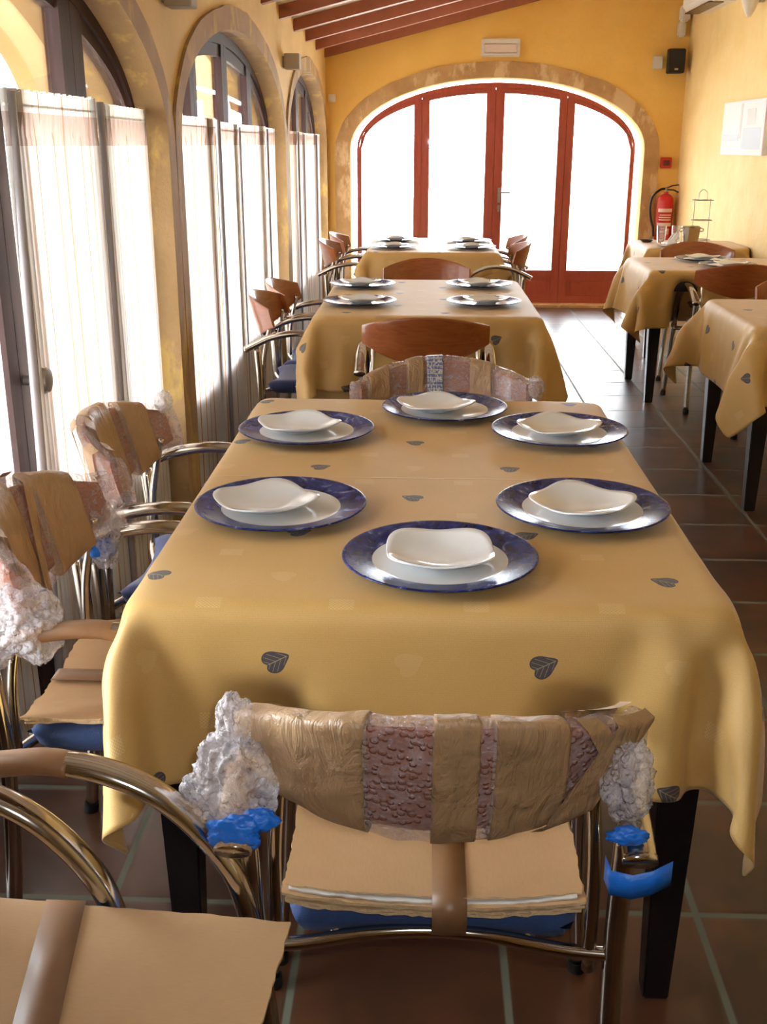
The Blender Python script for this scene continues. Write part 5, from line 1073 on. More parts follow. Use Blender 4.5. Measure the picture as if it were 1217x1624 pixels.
def table(x0, x1, y0, y1, label, group):
    cx, cy = (x0 + x1) / 2, (y0 + y1) / 2
    t = tag(empty('dining_table', (cx, cy, 0)), label, 'table', group)
    w, d = (x1 - x0) / 2, (y1 - y0) / 2
    box('tabletop', -w + .012, w - .012, -d + .012, d - .012, .722, .747, 'table_board', t, .006)
    bm = bmesh.new()
    for (a, b, c, e) in ((-w + .05, w - .05, -d + .03, -d + .05), (-w + .05, w - .05, d - .05, d - .03), (-w + .03, -w + .05, -d + .05, d - .05), (w - .05, w - .03, -d + .05, d - .05)):
        add_box(bm, a, b, c, e, .64, .722, .002)
    autosmooth(link('apron', bm, 'black_wood', t))
    for sx in (-1, 1):
        for sy in (-1, 1):
            bm = bmesh.new()
            a, b = (.040, .022)
            cx_, cy_ = sx * (w - .055), sy * (d - .055)
            top = [bm.verts.new((cx_ + i * a, cy_ + j * a, .722)) for i, j in ((-1, -1), (1, -1), (1, 1), (-1, 1))]
            bot = [bm.verts.new((cx_ + sx * -.0 + i * b, cy_ + j * b, 0)) for i, j in ((-1, -1), (1, -1), (1, 1), (-1, 1))]
            bm.faces.new(top); bm.faces.new(bot[::-1])
            for k in range(4): bm.faces.new((bot[k], bot[(k + 1) % 4], top[(k + 1) % 4], top[k]))
            bmesh.ops.bevel(bm, geom=bm.edges[:], offset=.003, segments=2, affect='EDGES')
            bmesh.ops.recalc_face_normals(bm, faces=bm.faces[:])
            autosmooth(link('leg', bm, 'black_wood', t))
    return t
TL = 'dining tables'
table(-.455, .475, 1.49, 2.90, 'long black-legged dining table nearest the camera, laid with six plates', TL)
table(-.46, .47, 4.37, 5.68, 'long black-legged dining table in the middle of the left row', TL)
table(-.40, .475, 7.12, 8.31, 'dining table at the far end of the left row, in front of the glazed door', TL)
table(1.28, 2.16, 4.18, 5.0, 'bare-topped clothed table nearest the camera on the right, cut by the photo edge', TL)
table(1.245, 2.16, 6.13, 6.9, 'dining table on the right with two plates, behind the nearest right table', TL)
table(1.50, 2.16, 7.52, 8.2, 'serving table in the far right corner, under the ice bucket and wire stand', TL)
CG = 'yellow leaf-patterned tablecloths'
# chairs: centre x, y, heading (rz = 0 faces away from the camera)
CH = dict(front=(.02, 1.355, 0), l1=(-.49, 1.80, R(-90)), l2=(-.50, 2.41, R(-90)), t1far=(.065, 2.84, R(184)),
          t2near=(.0, 4.22, 0), t2l1=(-.48, 4.665, R(-90)), t2l2=(-.47, 5.10, R(-90)), t2far=(.0, 5.84, PI),
          t3l1=(-.44, 7.38, R(-90)), t3l2=(-.42, 7.95, R(-90)), t3r1=(.40, 7.25, R(90)), t3r2=(.43, 7.85, R(90)),
          r1far=(1.82, 5.12, PI), r2near=(1.70, 6.16, 0), r2far=(1.75, 7.02, PI))
tablecloth('T1', 'yellow tablecloth with blue leaves on the nearest table, six plates on it', CG, [CH['front'], CH['l1'], CH['l2'], CH['t1far']])
tablecloth('T2', 'yellow tablecloth on the middle table of the left row, under four plates', CG, [CH['t2near'], CH['t2l1'], CH['t2l2'], CH['t2far']], (-.1, -4.37 + 1.49))
tablecloth('T3', 'yellow tablecloth on the farthest left-row table, brightly lit before the glazed door', CG, [CH['t3l1'], CH['t3l2'], CH['t3r1'], CH['t3r2']], (-.1, -7.1 + 1.55))
tablecloth('R1', 'yellow tablecloth on the nearest right-hand table, with no plates on it', CG, [CH['r1far']], (.05, .07))
tablecloth('R2', 'yellow tablecloth on the right-hand table that carries two plates', CG, [CH['r2near'], CH['r2far']], (-.1, .02))
tablecloth('R3', 'yellow tablecloth on the corner serving table with the ice bucket', CG, [], (0, .1))

# ================================================================== CHAIRS
BK = dict(top=.822, drop=.046, tilt=.26, y=-.282, bot=0.0, rise=.068)      # height, droop of the ends, lean, position of the backrest
def back_pt(u, z, n=0.0):
    """point of the curved backrest at across-position u (-1..1), height z, n metres behind it"""
    au = abs(u)
    x = .245 * u * (1 - .03 * au * au)
    y = BK['y'] + .105 * au ** 2.2 + BK['tilt'] * (.82 - z)
    sl = .105 * 2.2 * au ** 1.2 / .245 * (1 if u > 0 else -1)
    nv = Vector((sl, -1, 0)).normalized()
    return Vector((x, y, z)) + nv * n
def back_top(u): return BK['top'] - BK['drop'] * u * u
def back_bot(u): return BK['bot'] + .632 + BK['rise'] * abs(u) ** 1.6
def add_back_shell(bm, u0, u1, e, t=.006, amp=0.0, freq=30, nu=40, na=28, seed=0.0, ez=None, cut=None):
    ez = e if ez is None else ez
    rings = []
    for i in range(nu + 1):
        u = u0 + (u1 - u0) * i / nu
        zt, zb = back_top(min(1, abs(u))) + ez, back_bot(min(1, abs(u))) - ez
        mid, h = (zt + zb) / 2, (zt - zb) / 2
        ring = []
        for k in range(na):
            a = 2 * PI * k / na
            sa, ca = math.sin(a), math.cos(a)
            pz = math.copysign(abs(sa) ** .45, sa) * h
            pn = math.copysign(abs(ca) ** .55, ca) * (t + e)
            p = back_pt(u, mid + pz, pn)
            if amp:
                q = p * freq + Vector((seed, seed * 2, 0))
                p += Vector((noise.noise(q) * .5, noise.noise(q + Vector((9, 0, 0))), noise.noise(q + Vector((0, 9, 0))) * .8)) * amp
            ring.append(bm.verts.new(p))
        rings.append(ring)
    for a, b in zip(rings, rings[1:]):
        for k in range(na):
            bm.faces.new((a[k], a[(k + 1) % na], b[(k + 1) % na], b[k]))
    bm.faces.new(rings[0][::-1]); bm.faces.new(rings[-1])
    bmesh.ops.recalc_face_normals(bm, faces=bm.faces[:])
def add_diag_band(bm, ua, ub, wd, e, seed=0.0):
    """tape wound diagonally: at the top centred on ua, at the bottom on ub, on both faces"""
    m, nw = 16, 4
    for side in (1, -1):
        g = []
        for j in range(m + 1):
            t = j / m
            uc = ua + (ub - ua) * t
            row = []
            for i in range(nw + 1):
                u = max(-1.06, min(1.06, uc + wd * (i / nw - .5)))
                zt, zb = back_top(min(1, abs(u))) + e, back_bot(min(1, abs(u))) - e
                z = zt + (zb - zt) * t
                row.append(bm.verts.new(back_pt(u, z, side * (.006 + e * (1 if 0 < j < m else .2)) + .0006 * math.sin(i * 2.4 + j * .2 + seed))))
            g.append(row)
        for j in range(m):
            for i in range(nw):
                bm.faces.new((g[j][i], g[j][i + 1], g[j + 1][i + 1], g[j + 1][i]))
def lump(name, loc, s, mat, parent, seed=0, amp=.6, sub=5, freq=2.2):
    bm = bmesh.new()
    bmesh.ops.create_icosphere(bm, subdivisions=sub, radius=1)
    for v in bm.verts:
        d = v.co.normalized()
        n = .5 * noise.noise(d * freq * .6 + Vector((seed, 0, 0))) + .55 * (.5 - abs(noise.noise(d * freq + Vector((seed, 1, 0))))) + .28 * (.4 - abs(noise.noise(d * freq * 2.6 + Vector((0, seed, 3)))))
        v.co = Vector((d.x * s[0], d.y * s[1], d.z * s[2])) * (1 + amp * n)
        v.co += Vector(loc)
    return link(name, bm, mat, parent)
def ribbon(name, path, wd, mat, parent, th=.0006, axis=(1, 0, 0)):
    bm = bmesh.new()
    ax = Vector(axis) * wd / 2
    top = [(bm.verts.new(Vector(p) - ax), bm.verts.new(Vector(p) + ax)) for p in path]
    for (a, b), (c, d) in zip(top, top[1:]):
        bm.faces.new((a, b, d, c))
    o = autosmooth(link(name, bm, mat, parent), 25)
    m = o.modifiers.new('t', 'SOLIDIFY'); m.thickness = th; m.offset = 0
    return o
def card_sheet(name, x0, x1, y0, y1, z, th, parent, seed=0, jag=.006, layers=1, sag=None, gap=.0006):
    rnd = random.Random(seed)
    bm = bmesh.new()
    nx, ny = 44, 30
    for L in range(layers):
        zz = z + L * (th + gap)
        ins = rnd.uniform(-.003, .004) if layers > 1 else 0
        jx = [[rnd.uniform(-1, 1) * jag for _ in range(ny + 1)] for _ in range(2)]
        jy = [[rnd.uniform(-1, 1) * jag for _ in range(nx + 1)] for _ in range(2)]
        for arr in jx + jy:
            for k in range(1, len(arr)): arr[k] = arr[k] * .5 + arr[k - 1] * .5
        def P(i, j, dz):
            u, v = i / nx, j / ny
            x = (x0 + ins) * (1 - u) + (x1 - ins) * u + (jx[0][j] * (1 - u) ** 12 + jx[1][j] * u ** 12)
            y = (y0 + ins) * (1 - v) + (y1 - ins) * v + (jy[0][i] * (1 - v) ** 12 + jy[1][i] * v ** 12)
            w = noise.noise(Vector((x * 7, y * 7, seed))) * .0025
            return (x, y, zz + dz + w + (sag(x, y) if sag else 0))
        T = [[bm.verts.new(P(i, j, th)) for i in range(nx + 1)] for j in range(ny + 1)]
        B = [[bm.verts.new(P(i, j, 0)) for i in range(nx + 1)] for j in range(ny + 1)]
        for j in range(ny):
            for i in range(nx):
                bm.faces.new((T[j][i], T[j][i + 1], T[j + 1][i + 1], T[j + 1][i]))
                bm.faces.new((B[j][i], B[j + 1][i], B[j + 1][i + 1], B[j][i + 1]))
        ring = [(0, i) for i in range(nx)] + [(j, nx) for j in range(ny)] + [(ny, i) for i in range(nx, 0, -1)] + [(j, 0) for j in range(ny, 0, -1)]
        for (a, b), (c, d) in zip(ring, ring[1:] + ring[:1]):
            f = bm.faces.new((B[a][b], B[c][d], T[c][d], T[a][b])); f.material_index = 1
    return autosmooth(link(name, bm, ['cardboard', 'card_edge'], parent), 40)

def seat_z(x, y):
    return .437 + .016 * (x / .2) ** 2
def make_chair(loc, rz, label, group='cafe chairs with curved backs', seat_mat='blue_fabric', low=False, bare=True):
    root = tag(empty('dining_chair', loc, rz), label, 'chair', group)
    # seat pad
    bm = bmesh.new()
    n = 26
    tops, bots = [], []
    for j in range(n + 1):
        tr, br = [], []
        v = j / n * 2 - 1
        for i in range(n + 1):
            s = i / n * 2 - 1
            k = 1 - .10 * abs(v) ** 5
            x = .200 * s * k
            yr = -.172 - .034 * abs(s) ** 3
            yf = .195 + .02 * (1 - s * s)
            y = yr + (yf - yr) * (v * (1 - .05 * abs(s) ** 6) + 1) / 2
            e = max(0, (1 - abs(s) ** 9)) ** .5 * max(0, (1 - abs(v) ** 11)) ** .5
            zc = seat_z(x, y)
            tr.append(bm.verts.new((x, y, zc + .022 * e)))
            br.append(bm.verts.new((x, y, zc - (.025 + .022 * abs(s) ** 2 + .004 * (v < 0) * abs(v)) * e)) if 0 < i < n and 0 < j < n else tr[-1])
        tops.append(tr); bots.append(br)
    for j in range(n):
        for i in range(n):
            bm.faces.new((tops[j][i], tops[j][i + 1], tops[j + 1][i + 1], tops[j + 1][i]))
            q = [bots[j][i], bots[j + 1][i], bots[j + 1][i + 1], bots[j][i + 1]]
            try: bm.faces.new(q)
            except ValueError: pass
    link('seat', bm, seat_mat, root)
    # backrest
    bm = bmesh.new()
    add_back_shell(bm, -1, 1, 0, .006, nu=32, na=20)
    autosmooth(link('backrest', bm, 'chair_wood', root), 60)
    for s in (-1, 1):
        pts = spline([(s * .245, y, z, .021, .0135) for y, z in ARM[:7]] + [(s * .245, .213, .425, .017, .0135)], 6)
        bm = bmesh.new(); add_tube(bm, pts, ref=(1, 0, 0), seg=16)
        link('armrest', bm, 'chrome', root)
        cap = bmesh.new()
        add_tube(cap, [(s * .245, -.270, .609, .0215, .014), (s * .245, -.262, .6135, .0222, .0145)], ref=(1, 0, 0), seg=16)
        link('end_cap', cap, 'chrome', root)
        bm = bmesh.new(); add_tube(bm, spline([(s * .245, .213, .425, .017, .0135), (s * .256, .228, .22, .0135, .0135), (s * .270, .235, .012, .0125, .0125)], 5), seg=14)
        lg = link('leg', bm, 'chrome', root)
        tube('foot_cap', [(s * .2695, .2355, .022), (s * .2705, .2362, .0)], .0155, 'rubber', lg)
        bm = bmesh.new(); add_tube(bm, spline([(s * .237, -.222, .622, .0145, .0145), (s * .235, -.212, .45, .0145, .0145), (s * .238, -.222, .22, .0145, .0145), (s * .242, -.245, .012, .0135, .0135)], 5), seg=14)
        lg = link('leg', bm, 'chrome', root)
        tube('foot_cap', [(s * .242, -.2445, .022), (s * .2422, -.2475, .0)], .0165, 'rubber', lg)
        bm = bmesh.new(); add_tube(bm, spline([(s * .205, -.205, .395, .009, .009), (s * .205, -.200, .55, .009, .009), (s * .200, -.183, .645, .009, .009), (s * .195, -.166, .715, .009, .009)], 5), seg=12)
        link('back_support', bm, 'chrome', root)
    bm = bmesh.new()
    add_tube(bm, spline([(-.236, -.214, .426), (-.17, -.20, .420), (-.08, -.172, .415), (0, -.165, .415), (.08, -.172, .415), (.17, -.20, .420), (.236, -.214, .426)], 5), .0095, ref=(0, 0, 1))
    add_tube(bm, spline([(-.244, .212, .402), (-.12, .17, .408), (.12, .17, .408), (.244, .212, .402)], 5), .0115, ref=(0, 0, 1))
    for s in (-1, 1):
        add_tube(bm, [(s * .13, -.180, .411), (s * .13, .172, .408)], .008)
    link('seat_frame', bm, 'chrome', root)
    return root

def wrap_back(root, bands, seed, e=.014, diags=(), thin=(), u=(-1.07, 1.07)):
    bm = bmesh.new()
    add_back_shell(bm, u[0], u[1], e, .006, amp=.0042, freq=26, nu=110, na=52, seed=seed)
    link('bubble_wrap', bm, 'bubble_wrap', root)
    for k, (a, b) in enumerate(bands):
        bm = bmesh.new()
        add_back_shell(bm, a, b, e + .0018, .006, amp=.0040, freq=26, nu=max(8, int(60 * (b - a))), na=52, seed=seed)
        link('packing_tape', bm, 'tape', root)
    for k, (a, b, w) in enumerate(diags):
        bm = bmesh.new(); add_diag_band(bm, a, b, w, e + .006, k)
        link('packing_tape', bm, 'tape', root)

G = 'cafe chairs with curved backs'
# --- the wrapped chair at the near end of the nearest table
BK.update(top=.798, drop=.058, tilt=.30, y=-.294, bot=-.008, rise=.040)
ARM_STD = list(ARM)
ARM[:] = [(-.265, .612), (-.225, .630), (-.15, .652), (-.06, .655), (.03, .632), (.10, .592), (.16, .52), (.20, .42), (.22, .22), (.235, .01)]
c = make_chair((*CH['front'][:2], 0), 0, 'wrapped chair at the near table end, cardboard taped on its blue seat', G)
wrap_back(c, [(-1.0, -.33), (-.02, .19), (.26, .60)], 1.7, diags=[(.98, .60, .26), (.70, 1.02, .12)])
lump('crumpled_wrap', (-.250, -.200, .748), (.020, .024, .034), 'crumpled_wrap', c, 1)
lump('crumpled_wrap', (-.255, -.215, .672), (.045, .036, .060), 'crumpled_wrap', c, 2.2, .8)
lump('crumpled_wrap', (.235, -.215, .690), (.026, .026, .042), 'crumpled_wrap', c, 5.1, .8)
lump('blue_tape', (-.245, -.262, .632), (.030, .008, .020), 'blue_tape', c, 3, .8, 4, 2.8)
lump('blue_tape', (-.215, -.245, .640), (.020, .012, .012), 'blue_tape', c, 8, .8, 4, 2.8)
lump('blue_tape', (.228, -.262, .642), (.020, .008, .010), 'blue_tape', c, 4, .7, 4, 2.8)
bm = bmesh.new(); add_tube(bm, [(-.245, -.268, .609, .024, .0165), (-.245, -.215, .635, .024, .0165), (-.245, -.16, .660, .0235, .016)], seg=16)
link('packing_tape', bm, 'tape', c)
ribbon('blue_tape', [(.206, -.255, .592), (.210, -.276, .586), (.235, -.281, .584), (.258, -.280, .590), (.282, -.274, .600)], .034, 'blue_tape', c, axis=(0, 0, 1))
sg = lambda x, y: .016 * (x / .2) ** 2 - .010
sh = card_sheet('cardboard', -.197, .197, -.190, .12, .4665, .0042, c, 5, .004, 4, sg)
ws = card_sheet('foam_sheet', -.190, .190, -.186, .10, .4857, .0022, c, 9, .003, 1, sg); ws.data.materials[0] = MAT['newsprint']; ws.data.materials[1] = MAT['newsprint']
card_sheet('cardboard', -.196, .196, -.180, .13, .4885, .0030, c, 6, .004, 1, sg)
ribbon('packing_tape', [(.022, .10, .4840), (.022, 0, .4840), (.022, -.10, .4845), (.022, -.172, .4850), (.022, -.196, .476), (.022, -.197, .455), (.022, -.186, .426), (.022, -.17, .414)], .046, 'thin_tape', c)

BK.update(top=.822, drop=.046, tilt=.26, y=-.282, bot=0.0, rise=.068)
ARM[:] = ARM_STD

# --- the stack at the bottom left corner
c = make_chair((-.585, .870, 0), R(-90), 'lower chair of the stack at the bottom left corner, only its chrome arm showing')
c = make_chair((-.420, .875, .028), R(-90), 'upper chair of the bottom left stack, brown cardboard sheet over its blue seat')
cb_ = card_sheet('cardboard', -.214, .30, -.26, .250, .492, .0045, c, 12, .003, 1); cb_.rotation_euler = (0, 0, R(-4.5))
ribbon('packing_tape', [(-.222, -.018, .46), (-.2215, -.018, .490), (-.217, -.018, .5000), (-.1, .0, .5002), (.0, .016, .5002), (.15, .04, .5002)], .050, 'thin_tape', c, axis=(0, 1, 0))
ribbon('packing_tape', [(.0, .262, .5006), (.01, .15, .5006), (.02, .0, .5006), (.03, -.19, .5006)], .05, 'thin_tape', c, axis=(1, 0, 0))
for a in [ch for ch in c.children if ch.name.startswith('armrest')]:
    pass
bm = bmesh.new(); add_tube(bm, spline([(-.245, y, z + .0005, .0218, .0142) for y, z in ARM[1:4]] + [(-.245, -.005, .677, .0218, .0142)], 5), seg=16)
link('packing_tape', bm, 'thin_tape', c)

# --- left side of the nearest table
c = make_chair((*CH['l1'][:2], 0), CH['l1'][2], 'nearer wrapped chair left of the long table, tape around its back, cardboard on the seat')
wrap_back(c, [(-.80, -.42), (-.12, .44)], 4.4, e=.018, diags=[(-.36, -.04, .12), (.74, .52, .12)])
lump('crumpled_wrap', (.235, -.15, .685), (.035, .05, .055), 'crumpled_wrap', c, 6.3, .8)
lump('crumpled_wrap', (.245, -.235, .640), (.040, .055, .030), 'crumpled_wrap', c, 7.7, .8)
lump('crumpled_wrap', (-.225, -.17, .665), (.030, .04, .060), 'crumpled_wrap', c, 9.1, .8)
lump('blue_tape', (.247, -.262, .612), (.026, .010, .017), 'blue_tape', c, 3.3, .4, 3)
lump('blue_tape', (-.215, -.165, .640), (.022, .028, .020), 'blue_tape', c, 2.3, .4, 3)
card_sheet('cardboard', -.205, .19, -.195, .20, .468, .004, c, 15, .007, 3, sg)
ribbon('packing_tape', [(.02, -.197, .478), (.02, -.19, .4795), (.02, 0, .4785), (.02, .15, .4790)], .045, 'thin_tape', c)
bm = bmesh.new(); add_tube(bm, spline([(.245, y, z + .0005, .0218, .0142) for y, z in ARM[0:4]] + [(.245, .02, .673, .0218, .0142)], 5), seg=16)
link('packing_tape', bm, 'thin_tape', c)
c = make_chair((*CH['l2'][:2], 0), CH['l2'][2], 'farther wrapped chair left of the long table, against the curtain, bare navy seat', seat_mat='navy_fabric')
wrap_back(c, [(-.80, -.50), (-.30, .22)], 7.9, e=.014, diags=[(.42, .52, .22), (.88, .70, .12)])
lump('crumpled_wrap', (-.24, -.165, .80), (.024, .022, .025), 'crumpled_wrap', c, 4.1, .4)
lump('blue_tape', (-.215, -.215, .655), (.015, .015, .014), 'blue_tape', c, 1.3, .4, 3)

# --- far end of the nearest table
c = make_chair((*CH['t1far'][:2], 0), CH['t1far'][2], 'bubble-wrapped chair at the far end of the long table, newspaper strip on its back')
wrap_back(c, [(-.62, -.36), (.22, .42), (.66, .92)], 11.3, e=.012, u=(-1.12, 1.08))
bm = bmesh.new(); add_back_shell(bm, -.02, .17, .0150, .006, amp=.0040, freq=26, nu=14, na=52, seed=11.3)
t = NT('printed_strip')
co = t.coord()
o3 = t.sep(co)
ln = t.math('LESS_THAN', t.math('FRACT', t.math('MULTIPLY', o3[2], 95.0)), .8)
wd_ = t.math('GREATER_THAN', t.noise(t.scale(co, (1, 1, .2)), 260, 2), .46)
t.m.name = 'printed_strip'
MAT['print'] = t.end(t.bsdf(t.mix(t.math('MULTIPLY', ln, wd_), lin(196, 192, 186), lin(96, 108, 150)), .3))
link('newspaper_strip', bm, 'print', c)
lump('crumpled_wrap', (-.262, -.17, .765), (.022, .024, .030), 'crumpled_wrap', c, 6.6, .35)

# --- the unwrapped chairs: one built, the others copied with their parts
proto = make_chair((*CH['t2near'][:2], 0), 0, 'unwrapped wooden-backed chair at the near end of the middle table, back to the camera', G, 'navy_fabric')
for key, lab in (('t2l1', 'nearer of the two unwrapped chairs left of the middle table'),
                 ('t2l2', 'farther of the two unwrapped chairs left of the middle table'),
                 ('t2far', 'wooden-backed chair at the far end of the middle table, only its top edge showing'),
                 ('t3l1', 'nearer of the two chairs left of the farthest left-row table'),
                 ('t3l2', 'farther of the two chairs left of the farthest left-row table'),
                 ('t3r1', 'nearer of the two chairs right of the farthest left-row table, before the glazed door'),
                 ('t3r2', 'farther of the two chairs right of the farthest left-row table, before the glazed door'),
                 ('r1far', 'chair behind the nearest right-hand table, cut by the right photo edge'),
                 ('r2near', 'wooden-backed chair in front of the right-hand table with two plates, back to the camera'),
                 ('r2far', 'chair between the right-hand table with plates and the corner serving table')):
    k = copy_tree(proto)
    x, y, rz = CH[key]
    k.location = (x, y, 0); k.rotation_euler = (0, 0, rz)
    k['label'] = lab

# ================================================================== PLACE SETTINGS
def charger_mesh():
    bm = bmesh.new()
    add_lathe(bm, [(0, .003), (.06, .003), (.075, .0), (.080, .0), (.082, .004), (.108, .006), (.135, .0125), (.160, .0165), (.163, .0185), (.1615, .0200), (.158, .0195), (.135, .0155), (.112, .0098), (.104, .0075), (.06, .0068), (0, .0068)], 96)
    me = bpy.data.meshes.new('charger_plate'); bm.to_mesh(me); bm.free()
    for p in me.polygons: p.use_smooth = True
    me.materials.append(MAT['charger'])
    return me
def dish_mesh():
    bm = bmesh.new()
    nr, na = 16, 72
    def se(a):
        n = 3.4
        return 1 / ((abs(math.cos(a)) ** n + abs(math.sin(a)) ** n) ** (1 / n))
    def ringpts(rad, z, sq, lift, off=0):
        out = []
        for k in range(na):
            a = 2 * PI * k / na
            r = rad * (1 + (se(a) - 1) * sq)
            cl = ((1 - math.cos(4 * a)) / 2)
            dv = (math.cos(a) ** 2) * -.006 * lift
            out.append(bm.verts.new((r * math.cos(a), r * math.sin(a), z + lift * (.007 * cl) + dv * .6 + off)))
        return out
    rings = []
    prof_o = [(.038, .0), (.042, .0), (.044, .003), (.058, .007), (.074, .0125), (.088, .0185)]
    for r, z in prof_o: t = r / .088; rings.append(ringpts(r, z, t ** 2, t ** 3))
    rings.append(ringpts(.0895, .0205, 1, 1))
    rings.append(ringpts(.088, .0220, 1, 1))
    for r, z in [(.080, .0188), (.066, .0135), (.050, .0098), (.036, .0078), (.018, .0076)]:
        t = r / .088; rings.append(ringpts(r, z, t ** 2, t ** 3))
    for a, b in zip(rings, rings[1:]):
        for k in range(na):
            bm.faces.new((a[k], a[(k + 1) % na], b[(k + 1) % na], b[k]))
    bm.faces.new(rings[0][::-1]); bm.faces.new(rings[-1])
    bmesh.ops.recalc_face_normals(bm, faces=bm.faces[:])
    me = bpy.data.meshes.new('small_dish'); bm.to_mesh(me); bm.free()
    for p in me.polygons: p.use_smooth = True
    me.materials.append(MAT['white_china'])
    return me
ch_me, di_me = charger_mesh(), dish_mesh()
settings = [
    (.029, 1.665, 0, 0, 2, 'at the near end of the nearest table'),
    (-.270, 1.925, -.028, 0, 38, 'nearer left on the nearest table'),
    (.301, 1.940, 0, 0, 52, 'nearer right on the nearest table'),
    (-.283, 2.500, -.018, .01, 36, 'farther left on the nearest table'),
    (.323, 2.510, 0, .005, 50, 'farther right on the nearest table'),
    (.052, 2.735, -.022, 0, 40, 'at the far end of the nearest table'),
    (-.292, 4.73, .01, 0, 40, 'front left on the middle table'),
    (.252, 4.74, .01, 0, 48, 'front right on the middle table'),
    (-.314, 5.34, -.01, 0, 42, 'back left on the middle table'),
    (.258, 5.36, 0, 0, 46, 'back right on the middle table'),
    (-.226, 7.41, 0, 0, 40, 'front left on the farthest left-row table'),
    (.300, 7.39, 0, 0, 44, 'front right on the farthest left-row table'),
    (-.224, 7.95, 0, 0, 40, 'back left on the farthest left-row table'),
    (.296, 7.90, 0, 0, 50, 'back right on the farthest left-row table'),
    (1.66, 6.68, 0, 0, 40, 'farther plate place on the right-hand table'),
    (1.72, 6.33, .02, 0, 44, 'nearer plate place on the right-hand table')]
ZT = .7590
for x, y, dx, dy, a, where in settings:
    o = bpy.data.objects.new('charger_plate', ch_me); COL.objects.link(o)
    o.location = (x, y, ZT); o.rotation_euler = (0, 0, R(a * 3.7))
    tag(o, 'large plate with dark blue marbled rim, ' + where, 'plate', 'blue-rimmed charger plates')
    o = bpy.data.objects.new('small_dish', di_me); COL.objects.link(o)
    o.location = (x + dx, y + dy, ZT + .0072); o.rotation_euler = (0, 0, R(a))
    tag(o, 'small white dish, ' + where, 'dish', 'white dishes on the charger plates')

# ================================================================== THE BACK CORNER
# serving table things
def bucket():
    t = tag(empty('ice_bucket', (1.815, 7.68, ZT)), 'polished metal ice bucket on the corner serving table', 'bucket')
    lathe('bucket_body', [(0, 0), (.045, 0), (.047, .004), (.062, .125), (.065, .128), (.065, .132), (.061, .132), (.058, .125), (.044, .008), (0, .008)], 'chrome', t)
    for s in (-1, 1):
        lathe_ = bmesh.new(); add_tube(lathe_, spline([(s * .060, 0, .118), (s * .078, 0, .116), (s * .080, 0, .100), (s * .060, 0, .098)], 4), .004, ref=(0, 1, 0))
        link('handle', lathe_, 'chrome', t)
bucket()
def glass(x, y, label):
    t = tag(empty('drinking_glass', (x, y, ZT)), label, 'glass', 'glasses on the serving table')
    lathe('bowl', [(0, .001), (.026, .001), (.028, .004), (.034, .10), (.0345, .12), (.033, .12), (.0325, .10), (.026, .008), (0, .008)], 'drinking_glass', t, 32)
glass(1.655, 7.88, 'left one of the two clear drinking glasses on the serving table')
glass(1.765, 7.90, 'right one of the two clear drinking glasses, beside the ice bucket')
bm = bmesh.new()
for k in range(5):
    a = R(-50 + k * 25)
    g = []
    for i in range(7):
        row = []
        for j in range(7):
            u, v = i / 6, j / 6 - .5
            row.append(bm.verts.new((u * .085 * math.cos(a) + v * .05 * math.sin(a) * u, .010 * k - .02 + v * .04, .008 + u * .075 * abs(math.sin(a + 1.2)) + .012 * math.cos(v * 7) * u)))
        g.append(row)
    for i in range(6):
        for j in range(6):
            bm.faces.new((g[i][j], g[i + 1][j], g[i + 1][j + 1], g[i][j + 1]))
o = link('folded_napkin', bm, 'napkin'); o.location = (1.655, 7.72, ZT + .002)
m = o.modifiers.new('t', 'SOLIDIFY'); m.thickness = .004
tag(o, 'crumpled white napkin in front of the glasses on the serving table', 'napkin')
o = lathe('small_bowl', [(0, 0), (.03, 0), (.034, .003), (.05, .016), (.052, .018), (.048, .017), (.03, .006), (0, .006)], 'dark_dish')
o.location = (1.575, 7.98, ZT); tag(o, 'small dark saucer at the left edge of the serving table', 'bowl')
o = lathe('serving_plate', [(0, 0), (.05, 0), (.09, .008), (.092, .010), (.05, .004), (0, .004)], 'white_china')
o.location = (1.66, 7.64, ZT); tag(o, 'flat white plate at the front of the serving table', 'plate')
st = tag(empty('wire_stand', (1.945, 7.97, ZT)), 'three-tier wire display stand on the serving table against the wall', 'stand')
for k, z in enumerate((.02, .155, .29)):
    bm = bmesh.new()
    add_tube(bm, [(.075 * math.cos(a), .075 * math.sin(a), z) for a in (2 * PI * i / 32 for i in range(33))], .0022, ref=(0, 0, 1), seg=6, caps=False)
    add_tube(bm, [(-.075, 0, z), (.075, 0, z)], .0018, ref=(0, 0, 1), seg=6)
    add_tube(bm, [(0, -.075, z), (0, .075, z)], .0018, ref=(0, 0, 1), seg=6)
    link('ring_tier', bm, 'brushed_metal', st)
bm = bmesh.new()
for s in (-1, 1):
    add_tube(bm, [(s * .055, 0, .0), (s * .055, 0, .30)], .0024, seg=6)
add_tube(bm, spline([(-.03, 0, .29), (-.028, 0, .34), (0, 0, .362), (.028, 0, .34), (.03, 0, .29)], 5), .0024, ref=(0, 1, 0), seg=6)
link('wire_frame', bm, 'brushed_metal', st)

